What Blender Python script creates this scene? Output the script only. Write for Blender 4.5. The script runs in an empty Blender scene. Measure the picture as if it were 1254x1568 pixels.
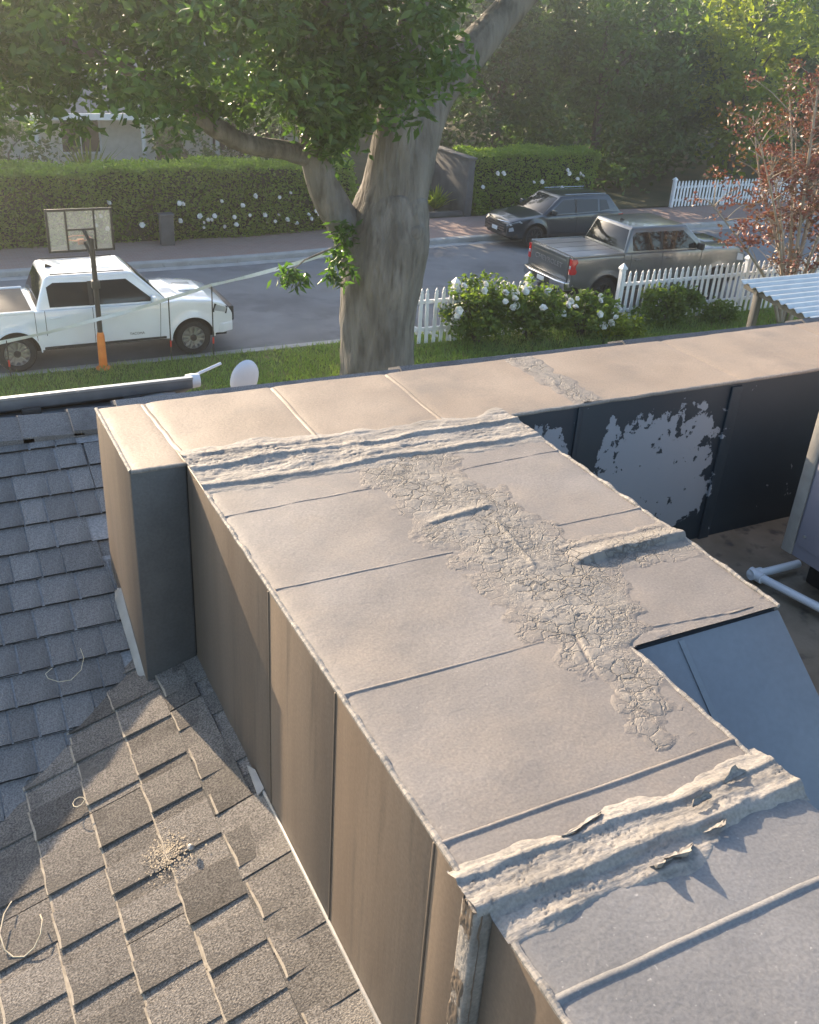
import bpy, bmesh, math, random
import numpy as np
from mathutils import Matrix, Vector, noise as mnoise

# ------------------------------------------------------------------ camera, sky, sun, exposure
SC = bpy.context.scene
COL = SC.collection
cam_data = bpy.data.cameras.new('camera')
cam = bpy.data.objects.new('camera', cam_data); COL.objects.link(cam)
CAMR = ((0.8914472, 0.1681433, -0.4207728), (-0.4493265, 0.4480001, -0.7729176), (0.0585453, 0.8780796, 0.4749197))
cam.matrix_world = Matrix.Translation((0, 0, 7.6)) @ Matrix(CAMR).to_4x4()
cam_data.sensor_fit = 'HORIZONTAL'; cam_data.sensor_width = 36.0
cam_data.lens = 36.0 * 1490.0 / 1254.0
cam_data.clip_start = 0.05; cam_data.clip_end = 2000.0
SC.camera = cam

TO_SUN = Vector((-0.185, 0.915, 0.352)).normalized()
SUN_EL = math.asin(TO_SUN.z); SUN_AZ = math.atan2(TO_SUN.x, TO_SUN.y)
world = bpy.data.worlds.new('World'); SC.world = world; world.use_nodes = True
wn = world.node_tree.nodes; wl = world.node_tree.links
sky = wn.new('ShaderNodeTexSky'); sky.sky_type = 'NISHITA'; sky.sun_disc = False
sky.sun_elevation = SUN_EL; sky.sun_rotation = SUN_AZ
sky.air_density = 1.0; sky.dust_density = 1.5; sky.ozone_density = 1.0
wn['Background'].inputs['Strength'].default_value = 0.15
wl.new(sky.outputs['Color'], wn['Background'].inputs['Color'])
sun_d = bpy.data.lights.new('sun', 'SUN'); sun_d.energy = 5.0; sun_d.angle = math.radians(0.5)
sun_d.color = (1.0, 0.80, 0.57)
sun = bpy.data.objects.new('sun', sun_d); COL.objects.link(sun)
sun.rotation_euler = TO_SUN.to_track_quat('Z', 'Y').to_euler()
SC.view_settings.view_transform = 'Standard'; SC.view_settings.look = 'None'
SC.view_settings.gamma = 1.0; SC.view_settings.use_curve_mapping = False
SC.view_settings.exposure = 1.5
SC.cycles.volume_bounces = 0; SC.cycles.max_bounces = 6; SC.cycles.transparent_max_bounces = 8

random.seed(7); RNG = np.random.default_rng(7)
PI = math.pi

# ------------------------------------------------------------------ helpers
def link(o, parent=None):
    COL.objects.link(o)
    if parent is not None: o.parent = parent
    return o

def tag(o, label=None, cat=None, group=None, kind=None):
    if label: o['label'] = label
    if cat: o['category'] = cat
    if group: o['group'] = group
    if kind: o['kind'] = kind
    return o

def thing(name, loc, label, cat, group=None, rz=0.0):
    o = bpy.data.objects.new(name, None); COL.objects.link(o)
    o.empty_display_size = 0.1
    o.location = loc; o.rotation_euler = (0, 0, rz)
    return tag(o, label, cat, group)

def mesh_np(name, V, F, mat=None, smooth=False):
    """V (n,3) array, F (m,k) int array: one mesh of quads or triangles."""
    V = np.asarray(V, np.float32); F = np.asarray(F, np.int32)
    me = bpy.data.meshes.new(name)
    k = F.shape[1]; m = F.shape[0]
    me.vertices.add(len(V)); me.vertices.foreach_set('co', V.ravel())
    me.loops.add(m * k); me.loops.foreach_set('vertex_index', F.ravel())
    me.polygons.add(m)
    me.polygons.foreach_set('loop_start', np.arange(0, m * k, k, dtype=np.int32))
    if smooth: me.polygons.foreach_set('use_smooth', np.ones(m, bool))
    me.update(calc_edges=True)
    if mat: me.materials.append(mat)
    return me

class MB:
    """collects boxes, tubes, prisms into one mesh"""
    def __init__(s): s.v = []; s.f = []
    def add(s, vs, fs):
        n = len(s.v); s.v += [tuple(v) for v in vs]; s.f += [tuple(i + n for i in f) for f in fs]; return s
    def box(s, x0, x1, y0, y1, z0, z1):
        return s.add([(x0,y0,z0),(x1,y0,z0),(x1,y1,z0),(x0,y1,z0),(x0,y0,z1),(x1,y0,z1),(x1,y1,z1),(x0,y1,z1)],
                     [(0,3,2,1),(4,5,6,7),(0,1,5,4),(1,2,6,5),(2,3,7,6),(3,0,4,7)])
    def hexa(s, b, t):
        return s.add(list(b) + list(t), [(0,3,2,1),(4,5,6,7),(0,1,5,4),(1,2,6,5),(2,3,7,6),(3,0,4,7)])
    def tube(s, pts, r, n=8, cap=True):
        pts = [Vector(p) for p in pts]; rs = r if isinstance(r, (list, tuple)) else [r] * len(pts)
        vs = []; fs = []
        up = None
        for i, p in enumerate(pts):
            d = (pts[min(i+1, len(pts)-1)] - pts[max(i-1, 0)]).normalized()
            if up is None: up = Vector((0,0,1)) if abs(d.z) < .9 else Vector((1,0,0))
            a = d.cross(up); 
            if a.length < 1e-5: a = d.cross(Vector((0,1,0)))
            a.normalize(); b = a.cross(d).normalized(); up = b
            for k in range(n):
                t = 2*PI*k/n; vs.append(p + (a*math.cos(t) + b*math.sin(t)) * rs[i])
        for i in range(len(pts)-1):
            for k in range(n):
                fs.append((i*n+k, i*n+(k+1)%n, (i+1)*n+(k+1)%n, (i+1)*n+k))
        if cap:
            fs.append(tuple(range(n-1, -1, -1))); fs.append(tuple((len(pts)-1)*n + k for k in range(n)))
        return s.add(vs, fs)
    def prism(s, poly, axis, a, b):
        """poly: 2D outline; axis 'x','y','z': extruded from a to b along it"""
        def P(u, v, w): return {'x': (w,u,v), 'y': (u,w,v), 'z': (u,v,w)}[axis]
        n = len(poly)
        vs = [P(u,v,a) for u,v in poly] + [P(u,v,b) for u,v in poly]
        fs = [tuple(range(n)), tuple(range(2*n-1, n-1, -1))] + [(i, i+n, (i+1)%n+n, (i+1)%n) for i in range(n)]
        return s.add(vs, fs)
    def lathe(s, prof, axis='z', c=(0,0,0), n=24):
        """prof: list of (r, h); closed only if r=0 at the ends"""
        m = len(prof); vs = []; fs = []
        for k in range(n):
            t = 2*PI*k/n
            for r, h in prof:
                u, v = r*math.cos(t), r*math.sin(t)
                q = {'z': (u,v,h), 'y': (u,h,v), 'x': (h,u,v)}[axis]
                vs.append((q[0]+c[0], q[1]+c[1], q[2]+c[2]))
        for k in range(n):
            for j in range(m-1):
                a = k*m+j; b = ((k+1)%n)*m+j
                fs.append((a, b, b+1, a+1))
        return s.add(vs, fs)
    def mesh(s, name, mat=None, smooth=False, bevel=0.0, segs=2, angle=40):
        me = bpy.data.meshes.new(name); me.from_pydata(s.v, [], s.f); me.update()
        bm = bmesh.new(); bm.from_mesh(me)
        bmesh.ops.recalc_face_normals(bm, faces=bm.faces)
        if bevel > 0:
            es = [e for e in bm.edges if len(e.link_faces) == 2 and e.calc_face_angle(0) > math.radians(30)]
            bmesh.ops.bevel(bm, geom=es, offset=bevel, segments=segs, profile=.5, affect='EDGES', clamp_overlap=True)
        bm.to_mesh(me); bm.free()
        if smooth or bevel > 0:
            me.polygons.foreach_set('use_smooth', [True]*len(me.polygons))
            try: me.set_sharp_from_angle(angle=math.radians(angle))
            except Exception: pass
        if mat: me.materials.append(mat)
        return me
    def build(s, name, mat, parent=None, loc=None, **kw):
        o = bpy.data.objects.new(name, s.mesh(name, mat, **kw))
        link(o, parent)
        if loc is not None: o.location = loc
        return o

def obj(name, me, parent=None, loc=None, rot=None):
    o = bpy.data.objects.new(name, me); link(o, parent)
    if loc is not None: o.location = loc
    if rot is not None: o.rotation_euler = rot
    return o

def under(o, root):
    """an object whose vertices are in world space becomes a part of root"""
    o.parent = root
    o.location = -Vector(root.location) if root.rotation_euler.z == 0 else o.location
    return o

# ------------------------------------------------------------------ numpy noise
def _hash(ix, iy, seed):
    h = (ix.astype(np.int64) * 374761393 + iy.astype(np.int64) * 668265263 + seed * 1442695041) & 0x7fffffff
    h = ((h ^ (h >> 13)) * 1274126177) & 0x7fffffff
    return ((h ^ (h >> 16)) & 0xffff) / 65535.0
def vnoise(x, y, seed=0):
    ix = np.floor(x); iy = np.floor(y); fx = x - ix; fy = y - iy
    fx = fx*fx*(3-2*fx); fy = fy*fy*(3-2*fy)
    a = _hash(ix, iy, seed); b = _hash(ix+1, iy, seed); c = _hash(ix, iy+1, seed); d = _hash(ix+1, iy+1, seed)
    return (a*(1-fx)+b*fx)*(1-fy) + (c*(1-fx)+d*fx)*fy
def fbm(x, y, seed=0, o=4):
    s = 0; a = .5; t = 0
    for i in range(o):
        s = s + a*vnoise(x*2**i + 17.3*i, y*2**i - 9.1*i, seed+i); t += a; a *= .5
    return s/t
def voro(x, y, seed=0):
    ix = np.floor(x); iy = np.floor(y)
    f1 = np.full(x.shape, 9.0); f2 = np.full(x.shape, 9.0); idv = np.zeros(x.shape); cx = np.zeros(x.shape); cy = np.zeros(x.shape)
    for dx in (-1,0,1):
        for dy in (-1,0,1):
            jx = ix+dx; jy = iy+dy
            px = jx + _hash(jx, jy, seed); py = jy + _hash(jx, jy, seed+91)
            d = np.hypot(px-x, py-y); r = _hash(jx, jy, seed+33)
            n = d < f1
            f2 = np.where(n, f1, np.minimum(f2, d)); idv = np.where(n, r, idv)
            cx = np.where(n, px, cx); cy = np.where(n, py, cy); f1 = np.where(n, d, f1)
    return f1, f2, idv, x-cx, y-cy
def sst(a, b, x):
    t = np.clip((x-a)/(b-a), 0, 1); return t*t*(3-2*t)

def grid_mesh(name, x0, x1, y0, y1, step, zf, mat, keep=None):
    nx = max(2, int(round((x1-x0)/step))+1); ny = max(2, int(round((y1-y0)/step))+1)
    X, Y = np.meshgrid(np.linspace(x0,x1,nx), np.linspace(y0,y1,ny))
    Zv = zf(X, Y)
    V = np.stack([X.ravel(), Y.ravel(), np.broadcast_to(Zv, X.shape).ravel()], 1)
    i = np.arange(nx*ny).reshape(ny, nx)
    F = np.stack([i[:-1,:-1], i[:-1,1:], i[1:,1:], i[1:,:-1]], -1).reshape(-1, 4)
    if keep is not None:
        K = keep(X, Y)
        k = (K[:-1,:-1] | K[:-1,1:] | K[1:,1:] | K[1:,:-1]).ravel()
        F = F[k]
        used = np.unique(F); remap = np.zeros(len(V), np.int32); remap[used] = np.arange(len(used))
        V = V[used]; F = remap[F]
    return mesh_np(name, V, F, mat, smooth=True)

# ------------------------------------------------------------------ materials
def _bsdf(name):
    m = bpy.data.materials.new(name); m.use_nodes = True
    return m, m.node_tree.nodes, m.node_tree.links, m.node_tree.nodes['Principled BSDF']
def lin(c): return (c[0], c[1], c[2], 1.0)
def pmat(name, c1, c2=None, scale=6.0, rough=.6, metal=0.0, spec=.5, bump=0.0, bscale=60.0, bdist=.01, coat=0.0, detail=6.0,
         stretch=(1,1,1), c3=None, s3=40.0, t3=(.6,.75), rnd=0.0, lo=.35, hi=.65, c4=None, s4=2.0, t4=(.5,.7), a4=1.0, grain=0.0, gscale=150.0):
    m, N, L, B = _bsdf(name)
    B.inputs['Roughness'].default_value = rough; B.inputs['Metallic'].default_value = metal
    B.inputs['Specular IOR Level'].default_value = spec; B.inputs['Coat Weight'].default_value = coat
    tc = N.new('ShaderNodeTexCoord'); mp = N.new('ShaderNodeMapping'); mp.inputs['Scale'].default_value = stretch
    L.new(tc.outputs['Object'], mp.inputs['Vector'])
    col = None
    if c2 is None: B.inputs['Base Color'].default_value = lin(c1)
    else:
        n = N.new('ShaderNodeTexNoise'); n.inputs['Scale'].default_value = scale; n.inputs['Detail'].default_value = detail
        L.new(mp.outputs[0], n.inputs['Vector'])
        r = N.new('ShaderNodeValToRGB'); r.color_ramp.elements[0].position = lo; r.color_ramp.elements[1].position = hi
        r.color_ramp.elements[0].color = lin(c1); r.color_ramp.elements[1].color = lin(c2)
        L.new(n.outputs['Fac'], r.inputs['Fac']); col = r.outputs['Color']
        if c3 is not None:
            n3 = N.new('ShaderNodeTexNoise'); n3.inputs['Scale'].default_value = s3; n3.inputs['Detail'].default_value = 4
            L.new(mp.outputs[0], n3.inputs['Vector'])
            r3 = N.new('ShaderNodeMapRange'); r3.inputs['From Min'].default_value = t3[0]; r3.inputs['From Max'].default_value = t3[1]
            L.new(n3.outputs['Fac'], r3.inputs['Value'])
            mx = N.new('ShaderNodeMix'); mx.data_type = 'RGBA'
            L.new(r3.outputs['Result'], mx.inputs['Factor']); L.new(col, mx.inputs['A']); mx.inputs['B'].default_value = lin(c3)
            col = mx.outputs['Result']
        if c4 is not None:
            n4 = N.new('ShaderNodeTexNoise'); n4.inputs['Scale'].default_value = s4; n4.inputs['Detail'].default_value = 9; n4.inputs['Roughness'].default_value = .62
            L.new(tc.outputs['Object'], n4.inputs['Vector'])
            r4 = N.new('ShaderNodeMapRange'); r4.inputs['From Min'].default_value = t4[0]; r4.inputs['From Max'].default_value = t4[1]; r4.inputs['To Max'].default_value = a4
            L.new(n4.outputs['Fac'], r4.inputs['Value'])
            mx = N.new('ShaderNodeMix'); mx.data_type = 'RGBA'
            L.new(r4.outputs['Result'], mx.inputs['Factor']); L.new(col, mx.inputs['A']); mx.inputs['B'].default_value = lin(c4)
            col = mx.outputs['Result']
        if grain > 0:
            ng = N.new('ShaderNodeTexNoise'); ng.inputs['Scale'].default_value = gscale; ng.inputs['Detail'].default_value = 3
            L.new(tc.outputs['Object'], ng.inputs['Vector'])
            mg = N.new('ShaderNodeMapRange'); mg.inputs['From Min'].default_value = .25; mg.inputs['From Max'].default_value = .75; mg.inputs['To Min'].default_value = 1-grain; mg.inputs['To Max'].default_value = 1+grain
            L.new(ng.outputs['Fac'], mg.inputs['Value']); cg = N.new('ShaderNodeCombineColor')
            for k in range(3): L.new(mg.outputs['Result'], cg.inputs[k])
            mx = N.new('ShaderNodeMix'); mx.data_type = 'RGBA'; mx.blend_type = 'MULTIPLY'; mx.inputs['Factor'].default_value = 1.0
            L.new(col, mx.inputs['A']); L.new(cg.outputs['Color'], mx.inputs['B']); col = mx.outputs['Result']
        if rnd > 0:
            oi = N.new('ShaderNodeObjectInfo'); mr = N.new('ShaderNodeMapRange')
            mr.inputs['To Min'].default_value = 1-rnd; mr.inputs['To Max'].default_value = 1+rnd
            L.new(oi.outputs['Random'], mr.inputs['Value'])
            mx = N.new('ShaderNodeMix'); mx.data_type = 'RGBA'; mx.blend_type = 'MULTIPLY'; mx.inputs['Factor'].default_value = 1.0
            cb = N.new('ShaderNodeCombineColor')
            for k in range(3): L.new(mr.outputs['Result'], cb.inputs[k])
            L.new(col, mx.inputs['A']); L.new(cb.outputs['Color'], mx.inputs['B']); col = mx.outputs['Result']
        L.new(col, B.inputs['Base Color'])
    if bump > 0:
        nb = N.new('ShaderNodeTexNoise'); nb.inputs['Scale'].default_value = bscale; nb.inputs['Detail'].default_value = 6
        L.new(mp.outputs[0], nb.inputs['Vector'])
        bp = N.new('ShaderNodeBump'); bp.inputs['Strength'].default_value = bump; bp.inputs['Distance'].default_value = bdist
        L.new(nb.outputs['Fac'], bp.inputs['Height']); L.new(bp.outputs['Normal'], B.inputs['Normal'])
    return m

def leafmat(name, stops, trans=.35, rough=.45, tcol=1.6):
    """stops: list of colours, picked per leaf by the face attribute 'tint'"""
    m, N, L, B = _bsdf(name)
    B.inputs['Roughness'].default_value = rough; B.inputs['Specular IOR Level'].default_value = .4
    at = N.new('ShaderNodeAttribute'); at.attribute_name = 'tint'
    r = N.new('ShaderNodeValToRGB'); e = r.color_ramp.elements
    while len(e) < len(stops): e.new(.5)
    for i, c in enumerate(stops): e[i].position = i/(len(stops)-1); e[i].color = lin(c)
    L.new(at.outputs['Fac'], r.inputs['Fac']); L.new(r.outputs['Color'], B.inputs['Base Color'])
    t = N.new('ShaderNodeBsdfTranslucent')
    mx = N.new('ShaderNodeMix'); mx.data_type = 'RGBA'; mx.blend_type = 'MULTIPLY'; mx.inputs['Factor'].default_value = 1
    L.new(r.outputs['Color'], mx.inputs['A']); mx.inputs['B'].default_value = (1.3*tcol, 1.4*tcol, .5*tcol, 1)
    L.new(mx.outputs['Result'], t.inputs['Color'])
    ms = N.new('ShaderNodeMixShader'); ms.inputs['Fac'].default_value = trans
    L.new(B.outputs[0], ms.inputs[1]); L.new(t.outputs[0], ms.inputs[2])
    L.new(ms.outputs[0], N['Material Output'].inputs['Surface'])
    return m

def leaves_mesh(name, C, length, width, mat, seed=0, up=0.3, tint=None, droop=0.0):
    """C (n,3) leaf base points -> one mesh of pointed, folded leaves (2 quads each)"""
    rg = np.random.default_rng(seed); n = len(C); C = np.asarray(C)
    d = rg.normal(size=(n,3)); d[:,2] = d[:,2]*.6 - droop; d /= np.linalg.norm(d, axis=1, keepdims=True)
    w = rg.normal(size=(n,3)); w[:,2] *= (1-up); 
    s = np.cross(d, w); s /= np.linalg.norm(s, axis=1, keepdims=True)+1e-9
    nn = np.cross(s, d)
    L = length*(.65+.7*rg.random((n,1))); Wd = width*(.65+.7*rg.random((n,1)))
    p0 = C; tip = C + d*L - nn*L*.12; mid = C + d*L*.5 + nn*L*.05
    a = C + d*L*.45 + s*Wd*.5 - nn*Wd*.1; b = C + d*L*.45 - s*Wd*.5 - nn*Wd*.1
    V = np.stack([p0, a, tip, mid, b], 1).reshape(-1,3)
    i = np.arange(n)[:,None]*5
    F = np.concatenate([np.concatenate([i, i+1, i+2, i+3], 1)[:,None], np.concatenate([i, i+3, i+2, i+4], 1)[:,None]], 1).reshape(-1,4)
    me = mesh_np(name, V, F, mat)
    if tint is None: tint = rg.random(n)
    at = me.attributes.new('tint', 'FLOAT', 'FACE'); at.data.foreach_set('value', np.repeat(np.clip(tint,0,1), 2).astype(np.float32))
    return me

def clumps(centers, radii, n_each, seed=0, flat=.7):
    """leaf base points gathered round clump centres, plus a tint per leaf (clump tone + own)"""
    rg = np.random.default_rng(seed); C = []; T = []
    for c, r in zip(centers, radii):
        k = max(3, int(n_each*(.6+.8*rg.random())))
        q = rg.normal(size=(k,3)); q /= np.linalg.norm(q,axis=1,keepdims=True); q *= (rg.random((k,1))**.45)*r; q[:,2] *= flat
        C.append(np.asarray(c)+q); t0 = rg.random()
        T.append(np.clip(t0*.55 + .45*rg.random(k), 0, 1))
    return np.concatenate(C), np.concatenate(T)
def ellipsoid_pts(c, r, n, seed=0, shell=.5):
    rg = np.random.default_rng(seed)
    q = rg.normal(size=(n,3)); q /= np.linalg.norm(q,axis=1,keepdims=True)
    return np.asarray(c) + q*(rg.random((n,1))**shell)*np.asarray(r)
# ------------------------------------------------------------------ materials of the roof
M = {}
M['topA'] = pmat('peach_coating', (0.2033,0.1564,0.1135), (0.2597,0.2041,0.1522), scale=3, rough=.6, bump=.3, bscale=85, bdist=.003, c3=(0.2936,0.2439,0.1932), s3=120, t3=(.68,.76), detail=9, c4=(0.1524,0.1247,0.0990), s4=2.6, t4=(.52,.74), a4=1, grain=.20, gscale=170)
M['top'] = pmat('duct_coating', (0.1532,0.1342,0.1187), (0.1995,0.1768,0.1582), scale=3.2, rough=.62, bump=.3, bscale=85, bdist=.003, c3=(0.2890,0.2597,0.2321), s3=110, t3=(.69,.76), detail=10, c4=(0.2139,0.1796,0.1477), s4=3.4, t4=(.5,.72), a4=1, grain=.20, gscale=170)
M['mastic'] = pmat('mastic', (.185,.17,.152), (.265,.243,.218), scale=10, rough=.7, spec=.3, bump=.75, bscale=48, bdist=.0055, stretch=(.45,1.5,1), c3=(.125,.112,.098), s3=30, t3=(.60,.76), c4=(.275,.24,.20), s4=6, t4=(.5,.7), a4=.7, grain=.22, gscale=160)
M['topC'] = pmat('near_coating', (0.1330,0.1292,0.1277), (0.1710,0.1657,0.1634), scale=3.2, rough=.6, bump=.3, bscale=85, bdist=.003, c3=(0.3192,0.3040,0.2888), s3=110, t3=(.69,.76), detail=10, c4=(0.1900,0.1786,0.1672), s4=3.4, t4=(.5,.72), a4=.9, grain=.20, gscale=170)  # near section's tops: greyer tone than the main duct
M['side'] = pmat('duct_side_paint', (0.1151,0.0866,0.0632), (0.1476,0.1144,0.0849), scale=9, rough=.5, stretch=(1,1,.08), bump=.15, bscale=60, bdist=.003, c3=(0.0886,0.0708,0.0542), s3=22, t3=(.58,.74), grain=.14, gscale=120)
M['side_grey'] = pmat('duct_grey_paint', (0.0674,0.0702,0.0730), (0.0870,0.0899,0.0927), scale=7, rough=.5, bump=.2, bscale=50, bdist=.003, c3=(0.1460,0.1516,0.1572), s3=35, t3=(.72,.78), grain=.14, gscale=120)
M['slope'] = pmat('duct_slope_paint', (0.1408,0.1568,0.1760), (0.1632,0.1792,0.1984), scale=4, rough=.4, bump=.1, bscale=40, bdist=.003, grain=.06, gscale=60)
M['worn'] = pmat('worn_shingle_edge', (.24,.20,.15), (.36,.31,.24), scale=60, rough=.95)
M['flash'] = pmat('flashing_metal', (.27,.25,.22), (.36,.33,.29), scale=12, rough=.45, bump=.1)
M['black'] = pmat('black_tar_and_shade', (.012,.012,.013), (.03,.03,.03), scale=12, rough=.7, bump=.3)  # also the painted shade on the upper shingle butts
M['shingle'] = pmat('asphalt_shingle', (.080,.072,.064), (.222,.200,.175), scale=190, rough=.9, spec=.2, bump=.9, bscale=240, bdist=.004, detail=3, rnd=.3, c3=(.066,.06,.054), s3=7, t3=(.50,.75), c4=(.21,.185,.15), s4=4.0, t4=(.55,.75), a4=.6)
M['shingle_up'] = pmat('asphalt_shingle_upper', (.130,.124,.120), (.238,.229,.222), scale=200, rough=.9, spec=.2, bump=.8, bscale=240, bdist=.004, detail=3, rnd=.16, c3=(.10,.098,.096), s3=6, t3=(.52,.75))  # upper field and ridge in a lighter, greyer tone
M['shingle_key'] = pmat('shingle_dust', (0.2100,0.2100,0.2170), (0.3220,0.3185,0.3185), scale=120, rough=.95, spec=.2, bump=.4, bscale=200, bdist=.003)
M['flatroof'] = pmat('flat_roof_coating', (0.1360,0.1062,0.0723), (0.2295,0.1870,0.1360), scale=5, rough=.8, bump=.3, c3=(0.0765,0.0638,0.0510), s3=14, t3=(.55,.7))
M['pvc'] = pmat('white_pvc', (0.6120,0.6290,0.6630), (0.6800,0.6885,0.7055), scale=8, rough=.35)
M['stem'] = pmat('dry_stem', (.50,.42,.28), (.62,.54,.40), scale=30, rough=.8)
M['sand'] = pmat('sand_dust', (.30,.25,.18), (.40,.33,.24), scale=60, rough=.95, bump=.5)
M['hvac'] = pmat('unit_cabinet', (0.2570,0.2419,0.2797), (0.2873,0.2722,0.3100), scale=3, rough=.45, bump=.05)

SKIN = (0.1816, 0.1602, 0.1426, 1)
def cracked_mat():
    m, N, L, B = _bsdf('cracked_mastic'); B.inputs['Roughness'].default_value = .7; B.inputs['Specular IOR Level'].default_value = .3
    tc = N.new('ShaderNodeTexCoord')
    def noise(sc, det=6, r=.6, vec=None):
        n = N.new('ShaderNodeTexNoise'); n.inputs['Scale'].default_value = sc; n.inputs['Detail'].default_value = det; n.inputs['Roughness'].default_value = r
        L.new(vec or tc.outputs['Object'], n.inputs['Vector']); return n
    def rng(src, a, b, c=0.0, d=1.0):
        r = N.new('ShaderNodeMapRange'); r.inputs['From Min'].default_value = a; r.inputs['From Max'].default_value = b; r.inputs['To Min'].default_value = c; r.inputs['To Max'].default_value = d
        L.new(src, r.inputs['Value']); return r.outputs['Result']
    def mul(a, b, op='MULTIPLY'):
        n = N.new('ShaderNodeMath'); n.operation = op
        for i, q in enumerate((a, b)):
            if isinstance(q, (int, float)): n.inputs[i].default_value = q
            else: L.new(q, n.inputs[i])
        return n.outputs[0]
    w = noise(16, 4); va = N.new('ShaderNodeVectorMath'); va.operation = 'MULTIPLY_ADD'; L.new(w.outputs['Color'], va.inputs[0]); va.inputs[1].default_value = (.055,.055,.055); L.new(tc.outputs['Object'], va.inputs[2])
    def edge(sc, a, b):
        v = N.new('ShaderNodeTexVoronoi'); v.feature = 'DISTANCE_TO_EDGE'; v.inputs['Scale'].default_value = sc; L.new(va.outputs[0], v.inputs['Vector']); return rng(v.outputs['Distance'], a, b, 1, 0)
    where = rng(noise(7, 3).outputs['Fac'], .40, .58)
    c1 = mul(edge(24, .015, .07), where); c2 = mul(edge(62, .02, .10), rng(noise(11, 3).outputs['Fac'], .42, .62)); 
    crack = mul(c1, mul(c2, .6), 'MAXIMUM')
    cv = N.new('ShaderNodeAttribute'); cv.attribute_name = 'cover'
    edge_n = mul(cv.outputs['Fac'], mul(mul(noise(30, 5).outputs['Fac'], -.5, 'ADD'), .9), 'ADD')
    cover = rng(edge_n, .15, .75); crack = mul(crack, rng(edge_n, .05, .6))
    base = N.new('ShaderNodeValToRGB'); base.color_ramp.elements[0].position = .3; base.color_ramp.elements[1].position = .7
    base.color_ramp.elements[0].color = (.155,.143,.129,1); base.color_ramp.elements[1].color = (.235,.214,.190,1); L.new(noise(12, 9, .65).outputs['Fac'], base.inputs['Fac'])
    mx = N.new('ShaderNodeMix'); mx.data_type = 'RGBA'; L.new(mul(crack, .55), mx.inputs['Factor']); 
    skin = N.new('ShaderNodeMix'); skin.data_type = 'RGBA'; L.new(cover, skin.inputs['Factor']); skin.inputs['A'].default_value = SKIN; L.new(base.outputs['Color'], skin.inputs['B'])
    L.new(skin.outputs['Result'], mx.inputs['A']); mx.inputs['B'].default_value = (.07,.061,.052,1)
    L.new(mx.outputs['Result'], B.inputs['Base Color'])
    hgt = mul(mul(noise(85, 7, .7).outputs['Fac'], .55), mul(crack, -1.1), 'ADD')
    bp = N.new('ShaderNodeBump'); bp.inputs['Strength'].default_value = .8; bp.inputs['Distance'].default_value = .005; L.new(hgt, bp.inputs['Height']); L.new(bp.outputs['Normal'], B.inputs['Normal'])
    return m
M['mastic_plain'] = M['mastic']
M['mastic'] = cracked_mat()
def peeling_mat():
    m, N, L, B = _bsdf('peeling_paint'); B.inputs['Roughness'].default_value = .55
    tc = N.new('ShaderNodeTexCoord'); sep = N.new('ShaderNodeSeparateXYZ'); L.new(tc.outputs['Object'], sep.inputs[0])
    nz = N.new('ShaderNodeTexNoise'); nz.inputs['Scale'].default_value = 17; nz.inputs['Detail'].default_value = 7; nz.inputs['Roughness'].default_value = .62
    mp = N.new('ShaderNodeMapping'); mp.inputs['Scale'].default_value = (1,1,.9); L.new(tc.outputs['Object'], mp.inputs[0]); L.new(mp.outputs[0], nz.inputs['Vector'])
    def math_(op, a, b=None):
        n = N.new('ShaderNodeMath'); n.operation = op
        for i, q in enumerate((a, b)):
            if q is None: continue
            if isinstance(q, (int, float)): n.inputs[i].default_value = q
            else: L.new(q, n.inputs[i])
        return n.outputs[0]
    masks = []
    for cx, cz, rx, rz in ((2.50,5.93,.30,.27), (1.99,6.13,.075,.10), (2.70,5.80,.07,.12)):
        u = math_('DIVIDE', math_('SUBTRACT', sep.outputs[0], cx), rx); v = math_('DIVIDE', math_('SUBTRACT', sep.outputs[2], cz), rz)
        u4 = math_('POWER', math_('ABSOLUTE', u), 3.0); v4 = math_('POWER', math_('ABSOLUTE', v), 3.0)
        masks.append(math_('SUBTRACT', 1.0, math_('ADD', u4, v4)))
    k = masks[0]
    for q in masks[1:]: k = math_('MAXIMUM', k, q)
    k = math_('MAXIMUM', k, -1.2)
    e = math_('ADD', math_('MULTIPLY', k, .15), math_('SUBTRACT', nz.outputs['Fac'], .50))
    r = N.new('ShaderNodeMapRange'); r.inputs['From Min'].default_value = -.006; r.inputs['From Max'].default_value = .006; L.new(e, r.inputs['Value'])
    n2 = N.new('ShaderNodeTexNoise'); n2.inputs['Scale'].default_value = 4; L.new(tc.outputs['Object'], n2.inputs['Vector'])
    ra = N.new('ShaderNodeMix'); ra.data_type = 'RGBA'; L.new(n2.outputs['Fac'], ra.inputs['Factor'])
    ra.inputs['A'].default_value = (.012,.022,.032,1); ra.inputs['B'].default_value = (.017,.029,.041,1)
    mx = N.new('ShaderNodeMix'); mx.data_type = 'RGBA'; L.new(r.outputs['Result'], mx.inputs['Factor'])
    L.new(ra.outputs['Result'], mx.inputs['A']); mx.inputs['B'].default_value = (.245,.265,.295,1)
    L.new(mx.outputs['Result'], B.inputs['Base Color'])
    bp = N.new('ShaderNodeBump'); bp.inputs['Strength'].default_value = .6; bp.inputs['Distance'].default_value = .003; bp.invert = True
    L.new(r.outputs['Result'], bp.inputs['Height']); L.new(bp.outputs['Normal'], B.inputs['Normal'])
    return m
M['peel'] = peeling_mat()

# ------------------------------------------------------------------ flat roof and the pitched shingle roof
ZT = 6.30                     # top of the ducts
ZF = 5.585                    # flat roof
def z_low(x): return 5.5785 + .36*(x-.659)
def z_up(y): return 5.532 + .45*(y-2.812)
RIDGE_Y = 3.83; RIDGE_Z = z_up(RIDGE_Y) + .018

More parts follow.
